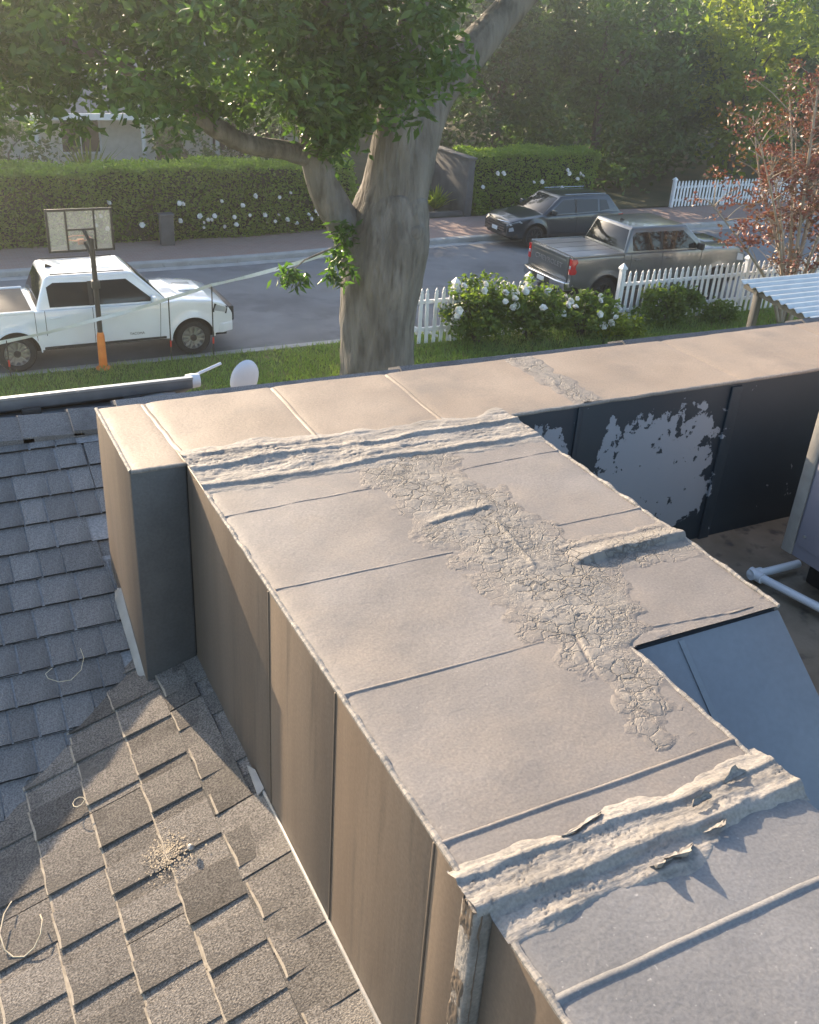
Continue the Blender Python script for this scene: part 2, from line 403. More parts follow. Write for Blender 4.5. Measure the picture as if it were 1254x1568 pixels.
house = thing('roof_house', (0, 2.0, 0), 'shingle roofed house in the foreground carrying the ducts', 'house')
def hpart(o): return under(o, house)
hpart(MB().box(.66, 7.0, -3.0, 3.83, 5.2, ZF).build('flat_roof', M['flatroof']))
# roof decks below the shingles
d = MB(); d.hexa([(-4.5,-1.5,z_low(-4.5)-.05),(.66,-1.5,z_low(.66)-.05),(.66,3.6,z_low(.66)-.05),(-4.5,3.6,z_low(-4.5)-.05)],
                 [(-4.5,-1.5,z_low(-4.5)-.004),(.585,-1.5,z_low(.585)-.004),(.585,3.6,z_low(.585)-.004),(-4.5,3.6,z_low(-4.5)-.004)])
hpart(d.build('roof_deck', M['shingle']))
d = MB(); d.hexa([(-4.5,0.6,z_up(.6)-.05),(7.0,0.6,z_up(.6)-.05),(7.0,RIDGE_Y,z_up(RIDGE_Y)-.05),(-4.5,RIDGE_Y,z_up(RIDGE_Y)-.05)],
                 [(-4.5,0.6,z_up(.6)-.004),(.49,.6,z_up(.6)-.004),(.49,RIDGE_Y,z_up(RIDGE_Y)-.004),(-4.5,RIDGE_Y,z_up(RIDGE_Y)-.004)])
hpart(d.build('roof_deck', M['shingle_up']))
# the slope behind the ridge, down to the eave above the front garden, and the walls under it
back = MB(); zb = RIDGE_Z-.03
back.hexa([(-4.5,RIDGE_Y,zb-.1),(9,RIDGE_Y,zb-.1),(9,9.0,zb-.1-.5*(9.0-RIDGE_Y)),(-4.5,9.0,zb-.1-.5*(9.0-RIDGE_Y))],
          [(-4.5,RIDGE_Y,zb),(9,RIDGE_Y,zb),(9,9.0,zb-.5*(9.0-RIDGE_Y)),(-4.5,9.0,zb-.5*(9.0-RIDGE_Y))])
hpart(back.build('back_slope', M['shingle_up']))
hpart(MB().box(-4.2, 8.7, -2.0, 8.6, 0.02, 3.2).build('wall', pmat('stucco', (.5,.48,.44), (.56,.54,.5), scale=8, rough=.9, bump=.2)))

# shingles: a few shared meshes, every tab an object
SLOPE_L = math.atan(.36); SLOPE_U = math.atan(.45)
def tab_mesh(w, dep, t, mat, seed, edge='worn', rimw=.0055):
    """butt edge at u=0 facing down-slope (-u), runs up-slope to u=dep, width w along v; slightly ragged, rim in the edge material"""
    rg = random.Random(seed); b = MB(); n = 4; vs = []; fs = []
    us = (0.0, rimw, dep)
    ja = .003 if edge == 'worn' else .0007; jit = [rg.uniform(-ja,ja) for i in range(n+1)]
    for zt in (0, 1):
        for r, u in enumerate(us):
            for i in range(n+1):
                z = (t*(1-u/dep)-.0045*u/dep if zt else -.007)
                vs.append((u+(jit[i] if r < 2 else 0)+(rg.uniform(-.0025,.0025) if r == 1 and edge == 'worn' else 0), -w/2+w*i/n, z))
    k = 3*(n+1)
    for zt in (0, 1):
        for r in range(2):
            for i in range(n): q = zt*k+r*(n+1)+i; fs.append((q, q+1, q+n+2, q+n+1))
    for i in range(n): fs.append((i, i+1, k+i+1, k+i)); fs.append((2*(n+1)+i, 2*(n+1)+i+1, k+2*(n+1)+i+1, k+2*(n+1)+i))
    for r in range(2):
        for i in (0, n): q = r*(n+1)+i; fs.append((q, q+n+1, k+q+n+1, k+q))
    b.add(vs, fs)
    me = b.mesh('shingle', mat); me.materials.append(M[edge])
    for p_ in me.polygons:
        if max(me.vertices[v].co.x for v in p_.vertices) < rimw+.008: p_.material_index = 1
    return me
def shingle_field(mat, org, rot, n_course, pitch, v0, v1, tabw, seed, skip=None, tip=0.0, th=.0105, gap=(.35,1.0), jit=.003, mat2=None, edge='worn', rw=.0055):
    rg = random.Random(seed)
    strip = [tab_mesh(.62, pitch+.05, .0045, mat2 or mat, seed+9, edge, rw), tab_mesh(.48, pitch+.05, .0045, mat2 or mat, seed+10, edge, rw)]
    tabs = [tab_mesh(w, pitch+.03, th, mat, seed+i, edge, rw) for i, w in enumerate((tabw*.75, tabw*.9, tabw, tabw*1.15, tabw*1.3))]
    wid = [tabw*.75, tabw*.9, tabw, tabw*1.15, tabw*1.3]
    Rm = rot.to_4x4(); count = 0
    for c in range(n_course):
        v = v0 + rg.uniform(0,.25); sgn = 0
        while v < v1:
            i = rg.randrange(2); w = (.62,.48)[i]
            p = Matrix.Translation(org) @ Rm @ Matrix.Translation((c*pitch + rg.uniform(-.002,.002), v+w/2, .002+.0005*sgn))
            sgn = 1-sgn; v += w + .003
            if skip and skip(p.translation, w): continue
            o = obj('shingle', strip[i]); o.matrix_world = p; hpart_m(o); count += 1
        v = v0 + rg.uniform(0,.2)
        while v < v1:
            i = rg.randrange(5); w = wid[i]
            p = Matrix.Translation(org) @ Rm @ Matrix.Translation((c*pitch + rg.uniform(-jit,jit), v+w/2, .0062)) @ Matrix.Rotation(rg.uniform(-.006,.006)-tip, 4, 'Y')
            v += w + rg.uniform(*gap)*tabw
            if skip and skip(p.translation, w): continue
            o = obj('shingle', tabs[i]); o.matrix_world = p; hpart_m(o); count += 1
    return count
def hpart_m(o):
    m = o.matrix_world.copy(); o.parent = house; o.matrix_parent_inverse = Matrix.Identity(4)
    o.matrix_basis = Matrix.Translation(-Vector(house.location)) @ m
# lower field: courses parallel to the main duct, butt edges facing left (-x)
rotL = Matrix.Rotation(-SLOPE_L, 3, 'Y')
pl = .153/math.cos(SLOPE_L)
x_start = .523 - .153*8
def skipL(p, w):
    x, y = p.x, p.y
    if x > .50 and y > 1.94: return False
    yv = 2.812 + (.0465 + .36*(x-.659))/.45
    return y - w/2 > yv + .14 
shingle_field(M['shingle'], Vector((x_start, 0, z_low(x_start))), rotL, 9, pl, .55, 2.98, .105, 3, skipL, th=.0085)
# the last narrow course beside the duct wall
rgn = random.Random(5); yy = .6
wm = {}
while yy < 2.62:
    w = rgn.choice((.16,.2,.24)); xe = .655 if yy+w < 1.99 else .622-.02*(yy-1.99)
    b = MB(); b.hexa([(.515,yy,z_low(.515)-.002),(xe,yy,z_low(xe)-.002),(xe,yy+w-.004,z_low(xe)-.002),(.515,yy+w-.004,z_low(.515)-.002)],
                     [(.515,yy,z_low(.515)+.013),(xe,yy,z_low(xe)+.011),(xe,yy+w-.004,z_low(xe)+.009),(.515,yy+w-.004,z_low(.515)+.010)])
    hpart(b.build('shingle', M['shingle'])); yy += w
# upper field: courses parallel to the ridge, butt edges facing the camera (-y)
rotU = Matrix.Rotation(PI/2, 3, 'Z') @ Matrix.Rotation(-SLOPE_U, 3, 'Y')
pu = .1095/math.cos(SLOPE_U)
y_start = 2.813 - .1095*4
def skipU(p, w):
    x, y = p.x, p.y
    yv = 2.812 + (.0465 + .36*(x-.659))/.45
    return y < yv - .16 or x > .60
shingle_field(M['shingle_up'], Vector((0, y_start, z_up(y_start))), rotU, 13, pu, -.62, 1.25, .10, 21, skipU, th=.0065, gap=(.03,.10), jit=.001, mat2=M['shingle_key'], edge='black', rw=.0008)  # black on the butt edges paints in their shade
# ridge caps
capx = -1.6
rgn = random.Random(8)
while capx < 5.6:
    w = .19 if capx < .6 else 1.3; b = MB(); t = .012+rgn.uniform(0,.004)
    zr = RIDGE_Z + rgn.uniform(0,.004) + (.016 if capx > .6 else 0)
    for s in (-1, 1):
        b.hexa([(capx,RIDGE_Y,zr-.01),(capx+w+.04,RIDGE_Y,zr-.014),(capx+w+.04,RIDGE_Y+s*.115,zr-.014-.115*.42),(capx,RIDGE_Y+s*.115,zr-.01-.115*.42)],
               [(capx,RIDGE_Y,zr+t),(capx+w+.04,RIDGE_Y,zr+t-.012),(capx+w+.04,RIDGE_Y+s*.115,zr+t-.012-.115*.42),(capx,RIDGE_Y+s*.115,zr+t-.115*.42)])
    hpart(b.build('ridge_cap', M['shingle_up'])); capx += w

# ------------------------------------------------------------------ ducts
def top_relief(X, Y): return (fbm(X*3.2, Y*3.2, 11)-.5)*.009 + (fbm(X*15, Y*15, 14)-.5)*.0022
def crackle(X, Y, cs, thick, seed, ax=1.0, ay=1.0):
    """dried, cracked mastic: plates split by narrow gaps, their rims curled up, grit between"""
    wx = (fbm(X*26, Y*26, seed+5)-.5)*.035; wy = (fbm(X*26+9, Y*26+4, seed+6)-.5)*.035
    f1, f2, idv, dx, dy = voro((X+wx)/(cs*ax), (Y+wy)/(cs*ay), seed)
    e = f2-f1
    g1, g2, id2, ex, ey = voro((X+wy)/(cs*.45*ax), (Y+wx)/(cs*.45*ay), seed+50)
    deep = sst(.40, .62, fbm(X*11, Y*11, seed+8))
    fine = fbm(X*75, Y*75, seed+2, 4)-.5
    return thick*(.62*sst(0, .06, e)*(.2+.8*deep) + .26*np.exp(-((e-.09)/.05)**2)*deep*idv + (idv-.5)*.45*deep*dy + .22*sst(0,.09,g2-g1)) + (thick*.3+.0006)*fine

def mastic(name, x0, x1, y0, y1, mask, hfun, parent, step=.0042, base=ZT, mat=None):
    def zf(X, Y):
        m = mask(X, Y)
        bz = base(X, Y) if callable(base) else base
        return bz + top_relief(X, Y) - .0025 + .0033*np.clip(m*4, 0, 1) + m*hfun(X, Y)
    me = grid_mesh(name, x0, x1, y0, y1, step, zf, mat or M['mastic'], keep=lambda X, Y: mask(X, Y) > .004)
    co = np.empty(len(me.vertices)*3, np.float32); me.vertices.foreach_get('co', co); co = co.reshape(-1,3).astype(float)
    at = me.attributes.new('cover', 'FLOAT', 'POINT'); at.data.foreach_set('value', mask(co[:,0], co[:,1]).astype(np.float32))
    return under(obj(name, me), parent)
def ridge(Yv, yc, front, rear, h):
    """a ridge across the duct: steep on the near side, gentle on the far side"""
    d = Yv - yc
    return h*np.where(d < 0, np.clip(1+d/front, 0, 1)**.8, np.exp(-(d/rear)**2))

LX, NRX, WRX = .659, 1.338, 1.802     # left, narrow right, wide right faces
Y0, YN, Y1 = .885, 1.356, 2.63        # near end, notch, far end at the cross duct
ductB = thing('roof_duct', (1.0, 1.7, ZF), 'broad grey coated duct running away from the camera, cracked mastic along its middle', 'duct')
ductA = thing('cross_duct', (2.5, 2.9, ZF), 'long peach lit duct lying crosswise behind the broad duct', 'duct')
ductC = thing('duct_section', (1.0, .5, ZF), 'nearest grey duct section at the lower right beyond the torn flange', 'duct')

# main duct: inner core added against light leaks, top panels, seams, side panels
b = MB(); b.prism([(LX+.01,Y0),(NRX-.01,Y0),(NRX-.01,YN+.004),(WRX-.01,YN+.004),(WRX-.01,Y1),(LX+.01,Y1)], 'z', 5.3, ZT-.016)
under(b.build('light_block_core', M['side_grey']), ductB)
def panel_top(name, x0, x1, y0, y1, parent, seed, base=ZT, step=.016, mat=None):
    t = random.Random(seed); tx, ty = t.uniform(-.002,.002), t.uniform(-.003,.003)
    def zf(X, Y):
        ex = np.minimum(np.minimum(X-x0, x1-X), 1)
        return base + top_relief(X, Y) - .004*np.exp(-(ex/.010))
    o = obj(name, grid_mesh(name, x0, x1, y0, y1, step, zf, mat or M['top'])); return under(o, parent)
SEAM = [1.02, 1.45, 1.88, 2.285]
ys = [Y0] + SEAM + [Y1]
for i in range(5):
    if ys[i] >= YN: panel_top('top_panel', LX, WRX, ys[i], ys[i+1], ductB, 11+i)
    else: panel_top('top_panel', LX, NRX, ys[i], ys[i+1], ductB, 11+i)
panel_top('top_panel', NRX, WRX, YN, 1.45, ductB, 31)
def seam_strip(x0, x1, y, parent, base=ZT, hgt=.0017, wid=.012, seed=0, skew=0.0, mat=None):
    def zf(X, Y):
        yy = y + skew*(X-x0) + (fbm(X*6, X*0, seed)-.5)*.006
        return base + top_relief(X, Y) - .004 + (hgt+.004+.0015*(fbm(X*30, Y*30, seed+1)-.5))*np.exp(-((Y-yy)/(wid*.42))**4)
    o = obj('seam', grid_mesh('seam', x0, x1, y-.03, y+.03+abs(skew)*(x1-x0), .0055, zf, mat or M['top'], keep=lambda X, Y: np.abs(Y-(y+skew*(X-x0))) < wid*.75))
    return under(o, parent)
seam_strip(LX+.004, NRX-.004, SEAM[0], ductB, seed=1, hgt=.003, wid=.016)
seam_strip(LX+.004, 1.16, SEAM[1], ductB, seed=2, hgt=.0022)
seam_strip(1.40, WRX-.003, 1.405, ductB, seed=3, skew=-.10, hgt=.0022)
seam_strip(LX+.01, 1.16, SEAM[2], ductB, seed=4)
seam_strip(1.44, WRX-.003, 1.90, ductB, seed=5)
seam_strip(LX+.004, 1.16, SEAM[3]-.015, ductB, seed=6, skew=.03)
seam_strip(1.42, WRX-.003, 2.305, ductB, seed=7, skew=.05)
def side_panel(x0, x1, y0, y1, z0, z1, mat, parent, bev=.004): return under(MB().box(x0,x1,y0,y1,z0,z1).build('side_panel', mat, bevel=bev), parent)
for a, c in ((Y0+.03,1.036),(1.036,1.478),(1.478,1.895),(1.895,2.627)):
    side_panel(LX-.002, LX+.012, a+.0015, c-.0015, 5.3, ZT-.004, M['side'], ductB)
for y in (1.036, 1.478, 1.895):
    under(MB().box(LX-.0045, LX+.004, y-.0035, y+.0035, 5.3, ZT-.012).build('seam', M['side'], bevel=.002), ductB)
side_panel(NRX-.012, NRX+.002, Y0+.03, YN-.002, 5.3, ZT-.004, M['slope'], ductB)
side_panel(WRX-.012, WRX+.002, YN+.002, 2.62, 5.3, ZT-.004, M['side_grey'], ductB)
# the sloping transition below the notch
b = MB(); b.hexa([(NRX+.004,.50,5.4),(WRX,.50,5.4),(WRX,YN-.001,5.4),(NRX+.004,YN-.001,5.4)], [(NRX+.004,.50,5.62),(WRX,.50,5.62),(WRX,YN-.001,ZT-.012),(NRX+.004,YN-.001,ZT-.012)])
under(b.build('sloped_panel', M['slope'], bevel=.004), ductB)
b = MB(); b.hexa([(1.474,.505,5.6),(1.49,.505,5.6),(1.49,YN-.01,6.2),(1.474,YN-.01,6.2)], [(1.474,.505,5.6285),(1.49,.505,5.6285),(1.49,YN-.01,ZT-.0135),(1.474,YN-.01,ZT-.0135)])
under(b.build('seam', M['slope']), ductB)
# folded lip along the left top edge
def lip(X0, X1, ya, yb, parent, seed, base=ZT):
    n = int((yb-ya)/.012); b = MB(); rg = random.Random(seed)
    pts = []; rs = []
    for i in range(n+1):
        y = ya+(yb-ya)*i/n; k = mnoise.noise((y*18, seed*3.1, 0)); k2 = mnoise.noise((y*70, seed*3.1, 4))
        pts.append((X0 + .002*k, y, base-.003+.003*k+.0015*k2)); rs.append(.0065+.0025*k+.0015*k2)
    b.tube(pts, rs, n=7); return under(b.build('edge_lip', M['mastic_plain'], smooth=True), parent)
lip(LX+.001, 0, .90, 2.43, ductB, 1)
lip(NRX-.001, 0, .96, YN, ductB, 2); lip(WRX-.001, 0, YN, 2.40, ductB, 3)
# base flashing along the left face and the black gap behind the shingles
b = MB(); b.hexa([(.648,.55,z_low(.64)+.002),(.658,.55,z_low(.64)+.002),(.658,2.0,z_low(.64)+.002),(.648,2.0,z_low(.64)+.002)],
                 [(.650,.55,z_low(.64)+.020),(.6565,.55,z_low(.64)+.023),(.6565,2.0,z_low(.64)+.020),(.650,2.0,z_low(.64)+.018)])
under(b.build('base_flashing', M['flash'], bevel=.002), ductB)
b = MB(); b.box(.60, .6565, 1.99, 2.628, 5.30, 5.50)
under(b.build('gap_backing', M['black']), ductB)

# mastic: the cracked strip along the middle
SL = np.array([[1.02,1.21],[1.06,1.17],[1.12,1.155],[1.2,1.16],[1.45,1.12],[1.67,1.13],[1.85,1.115],[2.08,1.08],[2.3,1.09],[2.42,1.12],[2.5,1.2]])
SR = np.array([[1.02,1.33],[1.1,1.345],[1.36,1.345],[1.385,1.46],[1.46,1.50],[1.79,1.52],[1.96,1.50],[2.33,1.47],[2.5,1.50]])
def m_strip(X, Y):
    xl = np.interp(Y, SL[:,0], SL[:,1]); xr = np.interp(Y, SR[:,0], SR[:,1])
    n = (fbm(X*16, Y*16, 77, 5)-.5)*.15
    lo = np.where(Y > 1.36, xr, 9)
    e = np.minimum(np.minimum(X-xl, np.where(xr > 1.343, xr-X, 1)), (Y-1.06)*.8) + n
    return sst(-.02, .16, e)*np.where(X > NRX+.001, np.where(Y < YN, 0, 1), 1)
def h_strip(X, Y):
    env = .55+.9*fbm(X*7, Y*7, 41)
    h = crackle(X, Y, .043, .0042, 5, 1.1, .75)*env + .003*fbm(X*13,Y*13,44)
    h += ridge(Y, 2.03+.12*(X-1.15), .010, .02, .006)*sst(1.12,1.16,X)*(1-sst(1.36,1.40,X))
    h += .006*np.exp(-((X-(1.33+.12*(Y-1.8)))/.007)**2)*sst(1.72,1.76,Y)*(1-sst(1.95,2.0,Y))
    # an open split down the lower half
    xs = 1.245 + .05*np.sin(Y*9) - .12*(Y-1.25)
    h -= .009*np.exp(-((X-xs)/.0035)**2)*sst(1.12,1.16,Y)*(1-sst(1.42,1.47,Y))
    h += .003*np.exp(-((X-xs-.014)/.012)**2)*sst(1.12,1.16,Y)*(1-sst(1.42,1.47,Y))
    h += .007*sst(1.24,1.32,X)*ridge(Y, 1.175, .006, .03, 1.0)
    return h
mastic('mastic_strip', 1.0, 1.56, 1.0, 2.52, m_strip, h_strip, ductB, step=.0038)
# mastic: the ridge crossing to the right edge
def m_r2(X, Y):
    return sst(-.01, .12, np.minimum(np.minimum(Y-1.60+(fbm(X*20,Y*20,3)-.5)*.06, 1.835-Y+(fbm(X*18,Y*18,4)-.5)*.08), X-1.38))
def h_r2(X, Y):
    yc = 1.705 + .03*(X-1.42) + (fbm(X*12, X*0, 8)-.5)*.012
    g = sst(1.40,1.47,X)
    return ridge(Y, yc, .010, .05, .017)*g + crackle(X, Y, .03, .0035, 15, 1.6, .7) + .006*ridge(Y, yc+.075, .01, .02, 1)
mastic('mastic_ridge', 1.38, WRX+.003, 1.59, 1.85, m_r2, h_r2, ductB, step=.0045)
# thin rough skin on the left edge, on the right edge beside the notch and on the lower end
def rim(name, x0, x1, y0, y1, side, seed, parent, base=ZT, t=.0014):
    def m(X, Y):
        d = (x1-.012-X)*.8 if side == 'l' else np.minimum(Y-y0, y1-Y)
        return sst(-.01, .14, d + (fbm(X*22, Y*22, seed)-.5)*.12)
    o = mastic(name, x0, x1, y0, y1, m, lambda X, Y: crackle(X, Y, .017, t, seed)+.0012*fbm(X*90,Y*90,seed), parent, step=.005, base=base, mat=M['top'])
    tag(o, kind='stuff')
rim('mastic_edge', 1.34, WRX-.002, 1.358, 1.40, 'm', 63, ductB, t=.003)
# mastic: the band over the joint with the cross duct
def m_ab(X, Y):
    return sst(-.01, .10, np.minimum(Y-2.385+(fbm(X*11,Y*11,23)-.5)*.07, 2.735-.04*(X-.66)-Y+(fbm(X*9,Y*9,24)-.5)*.09))*np.where(Y > 2.62, 1.0, 1.0)
def h_ab(X, Y):
    w1 = (fbm(X*7, X*0, 51)-.5)*.03; w2 = (fbm(X*8, X*0, 52)-.5)*.03
    rough = crackle(X, Y, .026, .0058, 25, 2.4, .55) + .008*(fbm(X*8,Y*42,71)-.4)
    mid = np.exp(-((X-1.28)/.10)**2)
    h = ridge(Y, 2.575+w1, .012, .022, .017)*(.5+.5*sst(1.25,1.4,X)+.3*fbm(X*9,X*0,72)) + ridge(Y, 2.445+w2, .010, .022, .015)
    h += .008*ridge(Y, 2.655+w2, .01, .03, 1)*(1-sst(1.3,1.4,X))
    h += mid*.022*np.exp(-((Y-2.50)/.05)**2) - .02*np.exp(-((X-1.34)/.022)**2-((Y-2.505)/.012)**2)
    return h*.5 + rough*.9*(1+.3*(1-sst(1.2,1.35,X)))
mastic('mastic_band', LX-.004, WRX+.003, 2.36, 2.76, m_ab, h_ab, ductB, step=.0042, mat=M['mastic_plain'])

# cross duct
AX0, AX1, AY0, AY1 = .49, 6.2, 2.632, 3.135
under(MB().box(AX0+.01, AX1, AY0+.012, AY1-.01, 5.3, ZT-.016).build('light_block_core', M['side_grey']), ductA)  # unseen core again, stops light between the panels
xs_ = [AX0, .655, 1.105, 1.56, 2.14, 2.9, 3.7, 4.6, AX1]
for i in range(len(xs_)-1):
    panel_top('top_panel', xs_[i], xs_[i+1], AY0, AY1, ductA, 101+i, step=.02, mat=M['topA'])
for i, x in enumerate(xs_[1:4]):
    def zf(X, Y, x=x, i=i):
        return ZT + top_relief(X, Y) - .004 + .0054*np.exp(-((X-x-.02*(Y-2.9)*(1 if i else -3))/.007)**4)
    under(obj('seam', grid_mesh('seam', x-.05, x+.05, AY0+.01, AY1-.01,   .007, zf, M['topA'], keep=lambda X, Y, x=x, i=i: np.abs(X-x-.02*(Y-2.9)*(1 if i else -3)) < .011)), ductA)
def m_aband(X, Y): 
    return sst(-.01, .09, np.minimum(X-2.075+(fbm(X*14,Y*14,33)-.5)*.07, 2.235-X+(fbm(X*14,Y*14,34)-.5)*.08))
mastic('mastic_band', 2.03, 2.28, AY0+.002, AY1-.002, m_aband, lambda X, Y: crackle(X, Y, .03, .0045, 35, .8, 1.2)+.005*np.exp(-((X-2.125-.02*np.sin(Y*20))/.014)**2), ductA, step=.005)
side_panel(AX0-.001, AX0+.012, AY0+.002, AY1-.002, 5.45, ZT-.003, M['side'], ductA)
under(MB().box(AX0+.001, LX-.003, AY0-.001, AY0+.013, 5.46, ZT-.003).build('front_panel', M['side_grey'], bevel=.003), ductA)
for a, c in ((WRX+.003,2.11),(2.112,2.875),(2.877,3.9),(3.902,AX1)):
    under(MB().box(a, c, AY0-.001, AY0+.013, 5.32, ZT-.003).build('front_panel', M['peel'], bevel=.002), ductA)
under(MB().box(2.10,2.122,AY0-.009,AY0+.002,5.35,ZT-.01).build('seam', M['peel'], bevel=.003), ductA)
under(MB().box(2.845,2.90,AY0-.012,AY0+.002,5.35,ZT-.02).build('seam', M['peel'], bevel=.004), ductA)
b = MB(); b.tube([(AX0+.003, AY0+.003+(AY1-AY0)*i/30, ZT-.004+.002*mnoise.noise((i*.7,2,1))) for i in range(31)], .0065, n=7)
under(b.build('edge_lip', M['mastic_plain'], smooth=True), ductA)
b = MB(); b.tube([(WRX+.01+(AX1-WRX-.02)*i/90, AY0+.001, ZT-.005+.003*mnoise.noise((i*.5,5,1))) for i in range(91)], .007, n=7)
under(b.build('edge_lip', M['mastic_plain'], smooth=True), ductA)
b = MB(); b.tube([(AX0+.004+(LX-AX0)*i/12, AY0+.001, ZT-.005+.002*mnoise.noise((i*.9,7,1))) for i in range(13)], .0065, n=7)
under(b.build('edge_lip', M['mastic_plain'], smooth=True), ductA)
# bent flashing at the foot of the cross duct's left end
b = MB(); b.hexa([(.478,2.62,5.47),(.49,2.62,5.47),(.49,3.05,5.64),(.478,3.05,5.64)], [(.470,2.62,5.475),(.489,2.62,5.50),(.489,2.97,5.69),(.464,2.97,5.645)])
under(b.build('base_flashing', M['flash'], bevel=.002), ductA)

# near section
CX0, CX1, CY0, CY1 = .672, 1.352, -.3, .862
ZC = ZT-.005
under(MB().box(CX0+.01, CX1-.01, CY0, CY1, 5.3, ZC-.016).build('light_block_core', M['side_grey']), ductC)  # same light-blocking core inside the near section
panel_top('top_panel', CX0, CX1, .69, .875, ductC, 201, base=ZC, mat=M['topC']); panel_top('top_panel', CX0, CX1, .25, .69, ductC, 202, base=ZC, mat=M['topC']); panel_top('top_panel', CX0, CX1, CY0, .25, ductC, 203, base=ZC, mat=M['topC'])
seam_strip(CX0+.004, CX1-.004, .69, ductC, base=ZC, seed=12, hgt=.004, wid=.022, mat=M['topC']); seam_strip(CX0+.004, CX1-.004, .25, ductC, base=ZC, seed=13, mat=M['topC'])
for a, c in ((.55,.862),(.1,.547),(CY0,.097)):
    side_panel(CX0-.002, CX0+.012, a, c, 5.3, ZC-.004, M['side'], ductC)
side_panel(CX1-.012, CX1+.002, CY0, .86, 5.3, ZC-.004, M['slope'], ductC)
lip(CX0+.001, 0, CY0, .80, ductC, 7, base=ZC)
# torn flange between the two: thick rim on the side, ridge and ragged mastic on the top
b = MB()
for k, (xa, ya, yb) in enumerate(((.640,.866,.912),(.652,.912,.925))):
    b.box(xa, 1.36 if k == 0 else .67, ya, yb, 5.3, ZT+(-.001 if k == 0 else -.010))
under(b.build('flange', M['mastic_plain'], bevel=.008, segs=3), ductB)
def sidecr(name, y0, y1, x, seed):
    n, m = 26, 200; V = []; 
    Yg = np.linspace(y0, y1, n); Zg = np.linspace(5.35, ZT, m); YY, ZZ = np.meshgrid(Yg, Zg)
    e = np.minimum(YY-y0, y1-YY); d = sst(0, .012, e+(fbm(YY*40, ZZ*25, seed)-.5)*.014)
    XX = x + .012 - d*(.011+crackle(YY, ZZ, .02, .005, seed, .6, 1.6)+.005*(fbm(YY*60,ZZ*20,88)-.5))
    V = np.stack([XX.ravel(), YY.ravel(), ZZ.ravel()], 1); i = np.arange(n*m).reshape(m, n)
    F = np.stack([i[:-1,:-1], i[1:,:-1], i[1:,1:], i[:-1,1:]], -1).reshape(-1,4)
    return under(obj(name, mesh_np(name, V, F, M['side'], True)), ductB)
sidecr('mastic_edge', .864, .918, .642, 71)
def m_bc(X, Y):
    up = .965 + .05*(fbm(X*9, X*0, 61)-.5) + .02*sst(1.0,1.3,X)
    dn = .800 - .03*(fbm(X*7, X*0, 62)-.5) + .05*sst(1.05,1.2,X)
    e = np.minimum(up-Y+(fbm(X*25,Y*25,63)-.5)*.018, Y-dn+(fbm(X*22,Y*22,64)-.5)*.03)
    return sst(-.004, .03, e)*np.where(Y < .864, sst(.668,.69,X), 1)
def h_bc(X, Y):
    yc = .872 + (fbm(X*8, X*0, 66)-.5)*.014 - .012*sst(1.1,1.3,X)
    h = ridge(Y, yc, .014, .022, .0075+.006*sst(1.15,1.3,X))
    h += .005*ridge(Y, .935+(fbm(X*10,X*0,67)-.5)*.02, .006, .02, 1)
    h += .005*ridge(Y, .815+(fbm(X*10,X*0,68)-.5)*.014, .006, .012, 1)*sst(.70,.76,X)*(1-sst(1.0,1.06,X))
    h += .009*sst(1.14,1.2,X)*np.exp(-((Y-.905)/.03)**2)*(fbm(X*14,Y*14,69)*1.6)
    h += crackle(X, Y, .026, .005, 45, 2.4, .55) + .005*(fbm(X*8,Y*46,73)-.4) 
    return h
mastic('mastic_band', .642, 1.358, .765, 1.0, m_bc, h_bc, ductB, step=.0034, base=lambda X, Y: ZT - .006*(1-sst(.852,.868,Y)), mat=M['mastic_plain'])
# peeled flaps of coating standing up from the band
def flap(pts_xy, z0, curl, seed, d=(0,-1), mat='mastic'):
    """a torn sheet: base edge on the band, curling up and over away from it"""
    rg = random.Random(seed); n, m = 9, 8; V = []
    (xa, ya), (xb, yb) = pts_xy
    for i in range(n):
        t = i/(n-1); L = curl*(math.sin(PI*min(1,max(0,t*1.0)))**.7*(.7+.3*math.sin(t*9+seed)))+.003
        for j in range(m):
            s = j/(m-1); a = s*1.5
            off = L*math.sin(a)/1.0*.9; hz = L*(1-math.cos(a))*.9 if seed % 2 else L*math.sin(a*1.05)*.55
            V.append((xa+(xb-xa)*t+d[0]*off+.004*mnoise.noise((t*6,s*4,seed)), ya+(yb-ya)*t+d[1]*off, z0+hz+.004*mnoise.noise((t*7,s*5,seed+3))))
    F = [(i*m+j, i*m+j+1, (i+1)*m+j+1, (i+1)*m+j) for i in range(n-1) for j in range(m-1)]
    V2 = [(x,y,z-.0022) for x,y,z in V]; k = len(V)
    b = MB(); b.add(V+V2, F+[tuple(q+k for q in f[::-1]) for f in F])
    return under(b.build('peeled_flap', M['mastic_plain'], smooth=True), ductB)
flap([(1.00,.836),(1.07,.842)], ZT+.001, .030, 3, (-.25,-1)); flap([(.965,.832),(1.02,.834)], ZT+.000, .028, 5, (-.5,-.8))
flap([(1.10,.850),(1.16,.858)], ZT+.006, .014, 2, (.1,-1))
flap([(1.12,.90),(1.17,.905)], ZT+.014, .013, 7, (0,1)); flap([(1.22,.925),(1.28,.93)], ZT+.012, .015, 9, (0,1)); flap([(.86,.945),(.96,.965)], ZT+.006, .012, 6, (0,-1))

